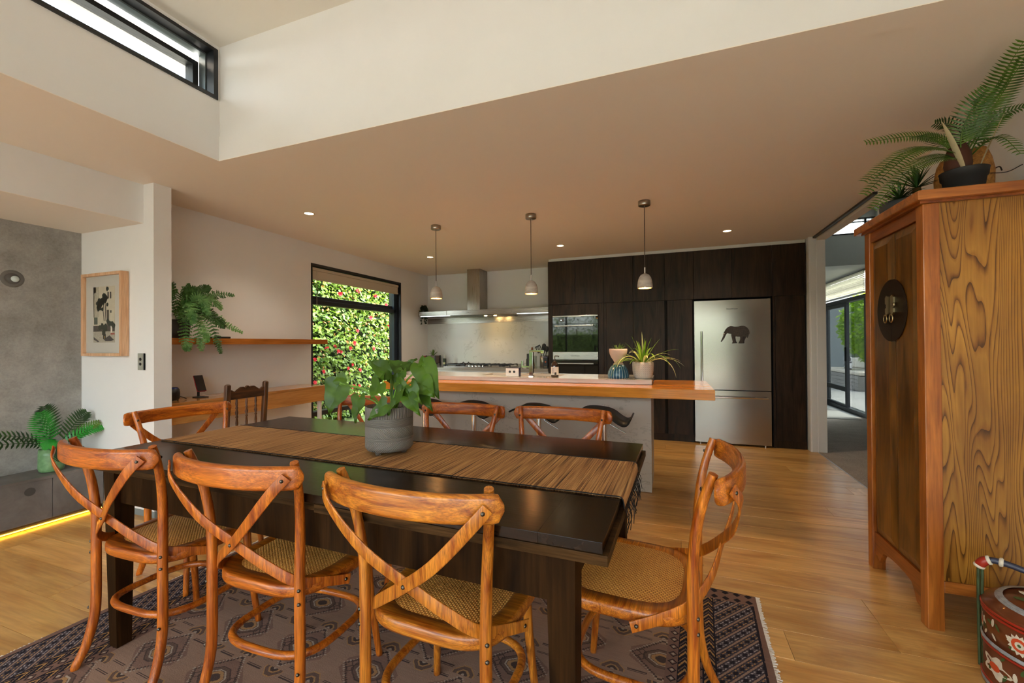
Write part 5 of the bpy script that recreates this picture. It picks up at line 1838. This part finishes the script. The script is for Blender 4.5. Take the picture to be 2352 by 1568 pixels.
# cycad in a green pot on the hearth
t = thing('potted_fern_palm', 'glossy green palm in pale green pot on the hearth', 'plant', (-4.255, 1.765, .3475))
kk = N('celadon_glaze')
kk.set(col=kk.ramp(kk.noise(kk.coord(), 30, 3), [(.3, S(92, 130, 84)), (.7, S(124, 160, 110))]), rough=.35)
MB().lathe([(.001, 0), (.055, 0), (.064, .006), (.070, .03), (.069, .12), (.066, .165), (.062, .165), (.06, .14), (.001, .14)], 32).build('pot', kk.m, t)
MB().disc(.061, .141, 20).build('soil', M['soil'], t)
for pts, w_, c_, up in (
    ([(0, 0, .14), (.01, -.03, .26), (.03, -.06, .36), (.07, -.085, .44)], .095, 'palm_bright', (1, -.1, .1)),
    ([(0, 0, .14), (-.02, .0, .28), (-.03, -.01, .40), (-.02, -.03, .47)], .09, 'palm_dark', (1, 0, .2)),
    ([(0, .01, .14), (.02, .08, .26), (.02, .14, .35), (.02, .19, .40)], .08, 'palm_dark', (1, -.1, .3)),
    ([(0, .01, .14), (.04, .10, .23), (.07, .16, .28), (.10, .225, .32)], .06, 'palm', (.8, 0, .7)),
    ([(.01, .01, .14), (.06, .09, .23), (.10, .17, .27), (.12, .24, .28)], .06, 'palm_bright', (.7, 0, .7)),
    ([(0, -.01, .14), (.02, -.10, .25), (.02, -.22, .30), (.0, -.34, .315)], .055, 'palm_dark', (.8, 0, .7)),
    ([(0, -.01, .14), (.03, -.10, .22), (.04, -.24, .25), (.04, -.40, .25)], .055, 'palm_dark', (.8, 0, .7)),
    ([(.01, -.01, .14), (.06, -.04, .24), (.10, -.06, .24), (.12, -.065, .19)], .07, 'palm_bright', (.6, 0, .8)),
    ([(.02, .01, .14), (.075, .01, .20), (.10, .01, .16), (.105, .01, .09)], .075, 'palm_dark', (.9, 0, .4)),
):
    frond(pts, 14, w_, .5, up, .45, .014, .24, M[c_], 'frond', t, .15)

# framed print
t = thing('framed_print', 'oak framed print of a tree before an old house', 'picture', (-4.06, 2.009, 1.50))
FW, FH, FD = .252, .318, .052
oakf = wood('frame_oak', S(206, 152, 108), S(236, 192, 152), 'z', 2, .4, True, .25)
for x0, x1, z0, z1 in ((-FW, -FW + .022, -FH, FH), (FW - .022, FW, -FH, FH), (-FW + .022, FW - .022, -FH, -FH + .022), (-FW + .022, FW - .022, FH - .022, FH)):
    MB().box(x0, x1, -FD, -.001, z0, z1, .001).build('frame_bar', oakf, t)
MB().box(-FW + .022, FW - .022, -.028, -.024, -FH + .022, FH - .022).build('mat_board', plain('mat_board', S(196, 190, 180), .8), t)
art = MB().box(-.135, .135, -.0292, -.0282, -.215, .215).build('print', plain('print_wall', S(196, 184, 160), .8, var=.10, vs=14), t)


def pic(pts, col, name, y=-.0296):
    MB().add([(a, y, b) for a, b in pts], [list(range(len(pts)))]).build(name, plain('print_' + name, col, .8, var=.2, vs=70), art)


def blob(cx, cz, r_, col, name, y=-.030, seed=1, k_=16):
    rq = random.Random(seed)
    pic([(cx + r_ * rq.uniform(.75, 1.15) * math.cos(q), cz + r_ * rq.uniform(.75, 1.15) * math.sin(q)) for q in [2 * math.pi * i / k_ for i in range(k_)]], col, name, y)


R4 = lambda a, b, c_, d: [(a, c_), (b, c_), (b, d), (a, d)]
pic(R4(-.135, -.06, -.02, .215), S(176, 164, 142), 'side_house')
pic(R4(-.135, -.10, .17, .215), S(96, 84, 70), 'eave')
pic(R4(-.131, -.122, -.02, .17), S(90, 84, 76), 'drainpipe')
pic(R4(-.135, .135, -.215, -.12), S(168, 158, 140), 'pavement')
pic(R4(-.135, .135, -.13, -.085), S(74, 66, 58), 'planter_wall', -.0297)
for a, b in ((.045, .12), (.075, .12)):
    pic(R4(a, a + .018, b, b + .05), S(56, 50, 46), 'shutter', -.0298)
pic(R4(.035, .065, -.085, .035), S(84, 74, 60), 'doorway', -.0298)
pic(R4(.08, .096, .01, .03), S(46, 44, 44), 'small_window', -.0298)
pic(R4(-.125, -.08, -.075, -.02), S(78, 84, 70), 'balcony', -.0298)
pic([(.0, -.19), (.07, -.16), (.125, -.195), (.09, -.205), (.02, -.205)], S(62, 58, 56), 'shadow', -.0298)
pic([(-.13, -.17), (-.06, -.205), (-.075, -.212), (-.13, -.19)], S(66, 60, 56), 'kerb_shadow', -.0298)
pic(R4(.085, .105, -.14, -.09), S(206, 196, 180), 'pale_pot', -.0299)
pic(R4(.085, .135, -.155, -.143), S(150, 66, 44), 'terracotta_edge', -.0299)
pic([(.0, -.05), (.006, -.05), (-.004, .03), (.004, .09), (-.006, .09), (-.014, .03)], S(70, 58, 44), 'trunk', -.0299)
pic([(.014, -.05), (.02, -.05), (.03, .05), (.02, .10), (.016, .05)], S(80, 68, 54), 'second_trunk', -.0299)
for i, (cx, cz, r_) in enumerate(((-.06, .06, .03), (-.04, .085, .03), (-.075, .085, .025), (-.02, .10, .032), (.01, .115, .034), (.0, .14, .026), (.025, .125, .025), (-.06, .11, .02), (-.07, .045, .02), (.045, .075, .016), (.045, .195, .018), (-.02, .04, .016))):
    blob(cx, cz, r_, S(30, 40, 22), 'foliage', -.0300, i)
for i, (cx, cz, r_) in enumerate(((-.02, -.09, .025), (.02, -.10, .03), (.0, -.14, .025), (.07, -.07, .022), (.1, -.07, .02), (.12, -.09, .022), (-.05, -.10, .02), (.05, -.05, .018))):
    blob(cx, cz, r_, S(40, 46, 30), 'shrub', -.0301, i + 30)
pic(R4(-.01, .025, -.19, -.15), S(44, 40, 34), 'dark_tub', -.0302)
pic(R4(.003, .013, -.185, -.165), S(150, 120, 40), 'yellow_patch', -.0303)
MB().box(-FW + .022, FW - .022, -.045, -.044, -FH + .022, FH - .022).build('glazing', M['museum_glass'], t)

# switch plate
t = thing('light_switch', 'steel switch plate with two black buttons right of picture', 'switch', (-3.656, 2.0095, 1.141))
MB().box(-.038, .038, -.008, -.0005, -.062, .062, .001).build('plate', plain('switch_grey', S(150, 150, 138), .45), t)
MB().box(.031, .038, -.0105, -.0005, -.0615, .0615, .001).build('edge_strip', M['black'], t)
for z in (.018, -.018):
    MB().tube([(-.004, -.0085, z), (-.004, -.012, z)], .011, 16).build('button', M['black'], t)

# ================================================================== desk, shelf
t = thing('wall_desk', 'long floating oak desk with drawers below the shelf', 'desk', (-3.745, 2.93, 0))
MB().box(-.184, .18, -.795, .775, .795, .815, .0015).build('desktop', M['desk_y'], t)
for a, b in ((-.795, -.31), (-.307, .045), (.048, .775)):
    MB().box(.155, .178, a + .001, b - .001, .648, .7945, .0015).build('drawer_front', M['desk_y'], t)
MB().box(-.184, .15, -.79, .77, .66, .7945).build('carcass', M['desk_y'], t)
MB().box(.10, .135, .735, .765, 0, .659, .001).build('support_leg', M['white'], t)
t = MB().box(-3.929, -3.66, 2.131, 3.84, 1.267, 1.319, .0015).build('wall_shelf', M['honey_y'])
tag(t, 'floating timber wall shelf holding the fern above the desk', 'shelf')

# trailing fern
M['fern'] = leafmat('ruffled_fern_green', S(60, 116, 46), S(136, 182, 108), .5, .2)
M['fern_dark'] = leafmat('ruffled_fern_dark', S(34, 74, 26), S(84, 130, 60), .5, .15)
t = thing('trailing_fern', 'ruffled trailing fern in dark pot on the timber shelf', 'plant', (-3.79, 2.33, 1.3195))
MB().lathe([(.001, 0), (.075, 0), (.082, .006), (.095, .15), (.09, .15), (.085, .13), (.001, .13)], 28).build('pot', plain('charcoal_pot', S(58, 52, 48), .7), t)
MB().disc(.087, .131, 20).build('soil', M['soil'], t)


def ruffled(pts, wid, m_, seed):
    P = spline(pts, 8)
    m = len(P)
    rq = random.Random(seed)
    mb = MB().tube(P, [.0028 * (1 - .6 * i / m) for i in range(m)], 5)
    nq = 26
    for q in range(nq):
        f = .12 + .88 * q / (nq - 1)
        x = f * (m - 1)
        i = min(m - 2, int(x))
        p = P[i].lerp(P[i + 1], x - i)
        d = (P[min(m - 1, i + 1)] - P[i]).normalized()
        side = d.cross(Vector((1, -.3, .25)))
        side.normalize()
        nn = side.cross(d).normalized()
        pr = (math.sin(math.pi * min(1, .16 + .80 * f)) ** .6)
        for s in (-1, 1):
            L = wid * pr * rq.uniform(.8, 1.15)
            dd = (side * s + d * .35 + nn * rq.uniform(-.25, .35)).normalized()
            ww = d * .011
            a = p
            for lob in range(3):
                b = a + dd * L / 3
                wv_ = ww * (1.0 - .2 * lob)
                tip = nn * rq.uniform(-.006, .010)
                mb.add([a - wv_ * .5, a + wv_ * .5, b + wv_ * 1.0 + tip, b + dd * .005, b - wv_ * .8 - tip], [(0, 1, 2, 3), (0, 3, 4)], False)
                a = b
    return mb.build('frond', m_, t)


FR = [
    ([(0, 0, .13), (.06, .03, .26), (.11, .06, .22), (.15, .08, .02), (.17, .08, -.10)], .05, 'fern'),
    ([(0, 0, .13), (.07, -.02, .22), (.13, -.02, .14), (.16, -.03, -.03), (.17, -.03, -.10)], .055, 'fern'),
    ([(0, 0, .13), (.03, .10, .27), (.04, .20, .34), (.04, .30, .39), (.03, .46, .40)], .05, 'fern_dark'),
    ([(0, 0, .13), (.0, .10, .30), (.0, .17, .38), (0, .22, .43), (0, .27, .45)], .045, 'fern_dark'),
    ([(0, 0, .13), (.05, .12, .25), (.07, .22, .22), (.08, .36, .12), (.07, .51, .06)], .042, 'fern'),
    ([(0, 0, .13), (.07, .10, .25), (.12, .17, .18), (.15, .22, .0), (.155, .25, -.125)], .04, 'fern_dark'),
    ([(0, 0, .13), (.08, .04, .24), (.13, .10, .14), (.16, .12, .03), (.165, .13, -.03)], .045, 'fern'),
    ([(0, 0, .13), (.03, .03, .30), (.05, .05, .38), (.07, .07, .41), (.09, .09, .40)], .05, 'fern_dark'),
    ([(0, 0, .13), (.02, -.05, .30), (.03, -.07, .38), (.04, -.09, .42), (.05, -.10, .41)], .05, 'fern_dark'),
    ([(0, 0, .13), (.08, .07, .30), (.12, .10, .33), (.16, .12, .28), (.18, .13, .20)], .055, 'fern'),
    ([(0, 0, .13), (.09, .0, .27), (.14, .0, .28), (.18, .0, .20), (.19, 0, .12)], .055, 'fern'),
    ([(0, 0, .13), (.05, .15, .22), (.08, .22, .20), (.10, .28, .14), (.10, .33, .10)], .05, 'fern_dark'),
    ([(0, 0, .13), (.06, .08, .30), (.09, .15, .33), (.10, .23, .32), (.10, .30, .26)], .05, 'fern'),
]
for i, (pts, w_, c_) in enumerate(FR):
    ruffled(pts, w_, M[c_], i)
t = tag(MB().tube([(-3.80, 2.56, 1.3285), (-3.76, 2.76, 1.3285)], .009, 12).build('remote_control', M['black_soft']), 'slim black remote lying on the shelf beside fern', 'remote control')

# phone on its stand
t = thing('phone_stand', 'black folding stand holding a phone on the desk', 'phone stand', (-3.75, 2.49, .815), math.radians(-99))
MB().box(-.04, .04, -.05, .05, 0, .008, .002).build('foot', M['black_soft'], t)
MB().box(-.008, .008, -.045, -.03, .008, .09, .002).build('post', M['black_soft'], t)
RP = Matrix.Translation((0, -.022, .105)) @ Matrix.Rotation(math.radians(28), 4, 'X')
MB().box(-.03, .03, -.002, .002, -.06, .03, .001, RP).box(-.03, .03, -.002, .018, -.064, -.060, 0, RP).build('cradle', M['black_soft'], t)
t2 = thing('smartphone', 'phone in bright red case leaning on the desk stand', 'phone', (-3.75, 2.49, .815), math.radians(-99))
RP2 = Matrix.Translation((0, -.012, .118)) @ Matrix.Rotation(math.radians(28), 4, 'X')
MB().box(-.036, .036, -.004, .004, -.072, .078, .003, RP2).build('case', plain('red_case', S(190, 22, 34), .4), t2)
MB().box(-.034, .034, .0042, .0052, -.070, .076, 0, RP2).build('screen', plain('phone_screen', (.01, .01, .012, 1), .05), t2)
t3 = tag(MB().tube(spline([(-3.75, 2.51, .845), (-3.74, 2.54, .825), (-3.74, 2.60, .818), (-3.80, 2.70, .818), (-3.88, 2.74, .818)], 6), .0022, 6).build('charging_cable', plain('white_cable', S(220, 218, 214), .5)), 'white charging cable trailing from phone across desk', 'cable')
# small speaker
t = thing('radio_speaker', 'small black and navy speaker at the desk end', 'speaker', (-3.75, 2.275, .815))
MB().lathe([(.001, .005), (.036, .005), (.044, .02), (.046, .06), (.042, .09), (.03, .105), (.001, .107)], 24).build('body', plain('speaker_black', S(16, 16, 20), .4), t)
MB().lathe([(.043, .086), (.031, .1055), (.028, .1065)], 24).build('navy_rim', plain('navy_rim', S(26, 40, 110), .3), t)
for a in (.6, 2.7, 4.7):
    MB().tube([(.03 * math.cos(a), .03 * math.sin(a), .012), (.036 * math.cos(a), .036 * math.sin(a), 0)], .006, 6).build('foot', M['black_soft'], t)
MB().tube(spline([(.0, .045, .03), (.01, .07, .02), (.02, .09, .006)], 4), .004, 6).build('plug_lead', M['black_soft'], t)

# ------------------------------------------------------------------ desk chair
M['oldoak_z'] = wood('dark_old_oak', S(54, 30, 13), S(128, 78, 38), 'z', 2, .32, True, .35, .3)
M['oldoak_x'] = wood('dark_old_oak_rail', S(44, 24, 10), S(112, 66, 32), 'y', 2, .32, True, .35, .3)
t = thing('desk_chair', 'dark old wooden spindle-back chair pushed to the desk', 'chair', (-3.30, 2.41, 0), math.radians(4))
BX = .16       # back at +x, chair faces -x
for s in (-1, 1):
    pts = spline([(BX + .03, s * .165, 0), (BX, s * .165, .25), (BX, s * .165, .45), (BX + .015, s * .168, .70), (BX + .03, s * .170, .955)], 5)
    MB().tube(pts, 1, sec=rrect(.018, .016, .005, 2)).ball(.021, (BX + .030, s * .170, .955), 10, 6, .5).build('rear_post', M['oldoak_z'], t)
    MB().lathe([(.014, 0), (.019, .02), (.014, .05), (.022, .12), (.016, .2), (.023, .3), (.022, .42)], 14, (-.19, s * .17, 0)).build('front_leg', M['oldoak_z'], t)
MB().box(-.215, BX + .012, -.19, .19, .42, .45, .006).build('seat', M['oldoak_x'], t)
ol = [(-.152, .845), (.152, .845), (.152, .915), (.14, .918), (.11, .90), (.085, .918), (.055, .935), (.035, .935), (.022, .918), (.012, .935), (0, .942), (-.012, .935), (-.022, .918), (-.035, .935), (-.055, .935), (-.085, .918), (-.11, .90), (-.14, .918), (-.152, .915)]
MB().prism([(BX + .018, a, b) for a, b in ol], (.018, 0, 0)).build('crest_rail', M['oldoak_x'], t)
MB().box(BX + .002, BX + .020, -.155, .155, .585, .625, .003).build('lower_rail', M['oldoak_x'], t)
for yv in (-.085, 0, .085):
    MB().lathe([(.007, .62), (.010, .66), (.006, .70), (.011, .705), (.006, .715), (.013, .74), (.006, .765), (.011, .775), (.006, .785), (.010, .81), (.006, .848)], 12, (BX + .018, yv, 0)).build('spindle', M['oldoak_z'], t)
for s in (-1, 1):
    MB().tube([(-.19, s * .168, .16), (BX + .01, s * .165, .16)], .010, 8).build('stretcher', M['oldoak_x'], t)
MB().tube([(-.05, -.167, .16), (-.05, .167, .16)], .010, 8).build('stretcher', M['oldoak_x'], t)

# ------------------------------------------------------------------ roller blind in the window
t = thing('roller_blind', 'beige roller blind rolled up at the kitchen window top', 'blind', (-3.965, 4.76, 2.20))
bl = plain('blind_linen', S(200, 186, 166), .8)
MB().box(-.018, .02, -.855, .85, -.055, -.02, .003).build('headrail', bl, t)
MB().box(-.012, .012, -.845, .845, -.145, -.056, .004).build('fabric', bl, t)
MB().box(-.016, .018, -.85, .848, -.162, -.145, .003).build('bottom_bar', bl, t)
MB().tube([(.03, -.80, -.06), (.03, -.80, -.45)], .0025, 6).lathe([(.001, -.47), (.006, -.465), (.004, -.45)], 8, (.03, -.80, 0)).build('pull_cord', plain('pale_cord', S(190, 180, 160), .7), t)
# cellular blinds in the hall
t = thing('cellular_blind', 'raised white cellular blind above the hall sliding door', 'blind', (2.985, 9.45, 2.42))
cb = leafmat('blind_cell', S(190, 190, 176), S(206, 206, 194), .8, .5)
for i in range(11):
    MB().box(-.02, .005, -1.0, 1.0, -.035 - i * .030, -.009 - i * .030, .008).build('cell', cb, t)
MB().box(-.025, .008, -1.0, 1.0, -.375, -.345, .003).build('bottom_rail', M['white'], t)
MB().box(-.025, .012, -1.0, 1.0, -.009, -.0005).build('headrail', M['black'], t)
# door mat
t = tag(MB().box(2.05, 2.86, 8.27, 9.5, .0045, .012, .003).build('door_mat', plain('grey_mat', S(150, 146, 140), .95, bump=.4, bs=300)), 'pale grey door mat inside the hall sliding door', 'mat')

# ================================================================== outside
grass = plain('lawn', S(78, 96, 44), .9, var=.3, vs=18, bump=.5, bs=60, bd=.02)
struct(MB().box(-12, 8, -8.5, -2.7, -.10, -.03).build('ground_bounce_terrace', plain('pale_bounce_paving', S(172, 168, 162), .8, var=.05, vs=2)))  # unseen pale terrace, added to bounce white light onto the ceilings
struct(MB().box(-30, 3.1, -40, -2.7, -.12, -.04).box(-30, -4.62, -2.7, 30, -.12, -.04).build('ground_garden', grass))
struct(MB().box(3.12, 40, -40, 60, -.12, -.03).box(-4.62, 3.12, 11.6, 60, -.12, -.03).build('ground_court', plain('court_paving', S(140, 136, 130), .8, var=.06, vs=2)))
struct(MB().box(-4.12, -3.93, 2.0, 6.6, 2.56, 2.62).build('shade_eave', M['white']))  # unseen eave added to shade outside, kept short so sun reaches the hedge

# flowering hedge outside the kitchen window
rr = random.Random(31)
HX = -5.25
M['hedge'] = leafmat('hedge_leaf', S(40, 80, 14), S(132, 160, 44), .5, .25, vs=3)
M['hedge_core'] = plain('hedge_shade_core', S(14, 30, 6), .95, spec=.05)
M['petal'] = leafmat('camellia_red', S(196, 30, 50), S(232, 84, 96), .5, .2)
M['young'] = leafmat('young_red_leaf', S(170, 96, 50), S(206, 150, 70), .4, .25)
t = thing('flowering_hedge', 'tall clipped green hedge with pink blossoms outside window', 'hedge', (HX, 5.6, 0))
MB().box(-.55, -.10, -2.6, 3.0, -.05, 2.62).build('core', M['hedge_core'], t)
lm = MB().add([(0, 0, 0), (.018, .022, .006), (.052, .016, .0), (.072, 0, -.012), (.052, -.016, 0), (.018, -.022, .006), (.03, 0, -.004)], [(0, 6, 1), (1, 6, 2), (2, 6, 3), (3, 6, 4), (4, 6, 5), (5, 6, 0)])


def leaf_matrix(p, sc):
    d = Vector((rr.uniform(.1, 1), rr.uniform(-1, 1), rr.uniform(-1, .5))).normalized()
    nn = Vector((rr.uniform(.3, 1), rr.uniform(-.6, .6), rr.uniform(0, 1)))
    nn = (nn - d * nn.dot(d)).normalized()
    R_ = Matrix((d * sc, nn.cross(d) * sc, nn * sc)).transposed().to_4x4()
    R_.translation = p
    return R_


mb = MB()
for i in range(15000):
    p = Vector((rr.uniform(-.14, .06) + .04 * math.sin(i), rr.uniform(-2.6, 3.0), rr.uniform(0, 2.72)))
    mb.add(lm.v, lm.f, True, leaf_matrix(p, rr.uniform(.7, 1.15)))
stuff(mb.build('foliage', M['hedge'], t))
mb = MB()
for i in range(700):
    p = Vector((rr.uniform(-.05, .09), rr.uniform(-2.6, 3.0), rr.uniform(.2, 2.75)))
    mb.add(lm.v, lm.f, True, leaf_matrix(p, rr.uniform(.6, .95)))
stuff(mb.build('young_foliage', M['young'], t))
l0 = None
for i in range(260):
    p = Vector((rr.uniform(.03, .12), rr.uniform(-1.4, 2.6), rr.uniform(.3, 2.68)))
    if l0 is None:
        l0 = MB().add(lm.v, lm.f, True).build('leaf', M['hedge'], t)
        o = l0
    else:
        o = l0.copy()
        COL.objects.link(o)
        o.parent = t
    o.matrix_local = leaf_matrix(p, rr.uniform(.8, 1.2))
fm_ = MB()
for q in range(9):
    a = q * 2.4
    tl = .35 + .12 * q
    d = Vector((math.cos(a) * math.sin(tl), math.sin(a) * math.sin(tl), math.cos(tl)))
    sd = d.cross(Vector((0, 0, 1))).normalized()
    fm_.add([(0, 0, 0), sd * .016 + d * .022, d * .044, -sd * .016 + d * .022], [(0, 1, 2), (0, 2, 3)], True)
f0 = None
for i in range(58):
    p = Vector((rr.uniform(.05, .12), rr.uniform(-1.5, 2.6), rr.uniform(.25, 2.6)))
    if f0 is None:
        f0 = MB().add(fm_.v, fm_.f, True).build('blossom', M['petal'], t)
        o = f0
    else:
        o = f0.copy()
        COL.objects.link(o)
        o.parent = t
    d = Vector((1, rr.uniform(-.5, .5), rr.uniform(-.3, .5)))
    R_ = Vector((0, 0, 1)).rotation_difference(d.normalized()).to_matrix().to_4x4() @ Matrix.Scale(rr.uniform(.9, 1.5), 4)
    R_.translation = p
    o.matrix_local = R_
# neighbour's wall seen above the hedge
t = tag(MB().box(-9.2, -9.0, 2, 16, -.04, 4.6).build('neighbour_wall', plain('grey_cladding', S(120, 134, 136), .8)), 'grey clad wall of the house behind the hedge', 'building')

# garden trees behind the glazing (seen in reflections)
gl = leafmat('garden_foliage', S(56, 84, 26), S(120, 146, 56), .6, .2)


def bush(name, label, x, y0, w_, h_, n_, seed, cat='tree', m_=None, trunk=True, grp='garden trees beyond the glazing'):
    rq = random.Random(seed)
    t_ = thing(name, label, cat, (x, y0, -.04), 0, grp)
    if trunk:
        MB().tube(spline([(0, 0, 0), (.06, .03, h_ * .35), (0, 0, h_ * .6)], 4), [.12 - .009 * i for i in range(9)], 8).build('trunk', plain('bark', S(84, 70, 56), .9, var=.2, vs=20), t_)
    mb_ = MB()
    for i in range(n_):
        a, b = rq.uniform(0, 2 * math.pi), math.acos(rq.uniform(-1, 1))
        r_ = rq.uniform(.6, 1) ** .5
        p = Vector((w_ * r_ * math.sin(b) * math.cos(a), w_ * r_ * math.sin(b) * math.sin(a), h_ * .62 + h_ * .38 * r_ * math.cos(b)))
        d = Vector((rq.uniform(-1, 1), rq.uniform(-1, 1), rq.uniform(-1, 1))).normalized()
        s_ = d.cross(Vector((0, 0, 1)))
        s_ = s_.normalized() if s_.length > .01 else Vector((1, 0, 0))
        L = rq.uniform(.10, .18)
        mb_.add([p, p + d * L * .5 + s_ * L * .3, p + d * L, p + d * L * .5 - s_ * L * .3], [(0, 1, 2, 3)])
    stuff(mb_.build('crown', m_ or gl, t_))
    return t_


for i, x in enumerate((-7, -4.2, -1.6, 1.4, 4.4)):
    bush('garden_tree', ('leafy garden tree far left beyond glazing', 'leafy garden tree left of centre beyond glazing', 'leafy garden tree at centre beyond glazing', 'leafy garden tree right of centre beyond glazing', 'leafy garden tree far right beyond glazing')[i], x * 1.3, -14 - (i % 2), 1.6, 3.2 + .5 * (i % 3), 2200, 60 + i)

t = thing('garden_hedge', 'long low clipped hedge across the garden beyond the terrace', 'hedge', (-2, -9.6, -.04))
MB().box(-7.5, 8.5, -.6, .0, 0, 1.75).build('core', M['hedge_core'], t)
mb = MB()
for i in range(6500):
    p = Vector((rr.uniform(-7.5, 8.5), rr.uniform(-.05, .12), rr.uniform(0, 1.9)))
    mb.add(lm.v, lm.f[::2], True, Matrix.Translation(p) @ Matrix.Rotation(math.pi / 2, 4, 'Z') @ leaf_matrix(Vector((0, 0, 0)), rr.uniform(1.6, 2.4)))
stuff(mb.build('foliage', gl, t))

t = tag(MB().box(5.3, 9.0, 16.0, 22, -.03, 3.2).build('garden_wing', plain('grey_wing_render', S(120, 124, 124), .8)), 'grey rendered wing beside the courtyard maple', 'building')
# courtyard: maple, day bed, planter
M['maple'] = leafmat('maple_green', S(110, 160, 20), S(190, 220, 60), .5, .5)
t = bush('maple_tree', 'bright green maple in the sunny courtyard beyond hall', 5.55, 14.7, .95, 2.8, 4800, 99, 'tree', M['maple'], True, None)
for o in t.children:
    pass
t = thing('outdoor_day_bed', 'grey wooden day bed with pale cushions in the courtyard', 'sofa', (5.0, 14.65, -.03))
greyw = wood('weathered_boards', S(110, 104, 98), S(160, 152, 144), 'y', 2, .8, True)
for i in range(4):
    MB().box(-.45, -.42, -1.3, 1.3, .02 + i * .095, .11 + i * .095, .003).build('board', greyw, t)
MB().box(-.42, .45, -1.3, 1.3, .0, .38).build('base', greyw, t)
MB().box(-.43, .45, -1.3, 1.3, .40, .50, .03).build('seat_cushion', plain('pale_cushion', S(196, 184, 168), .9), t)
MB().box(.25, .45, -1.3, 1.3, .505, .80, .05).build('back_cushion', plain('cream_cushion', S(206, 196, 182), .9), t)
kk = N('zigzag_cushion')
co = kk.coord()
f = kk.noise(co, 16, 0)
kk.set(col=kk.mix(f.gt(.5), S(30, 28, 32), S(226, 222, 220)), rough=.9)
t = tag(MB().box(4.66, 4.76, 14.28, 14.68, .475, .86, .04).build('throw_pillow', kk.m), 'black and white patterned pillow on the courtyard day bed', 'pillow')
t = tag(MB().box(6.6, 6.8, 8, 15.7, -.03, 2.4).build('court_wall', plain('court_render', S(190, 190, 186), .8)), 'pale rendered wall behind the courtyard maple', 'wall')
t = thing('glass_balustrade', 'steel posted glass screen behind the courtyard day bed', 'screen', (5.52, 14.3, -.03))
for yy in (-1.0, -.1, .8):
    MB().box(-.02, .02, yy - .02, yy + .02, 0, 1.25).build('post', M['black'], t)
for yy in (-.98, -.08):
    MB().box(-.004, .004, yy + .03, yy + .83, .1, 1.2).build('pane', M['glass'], t)
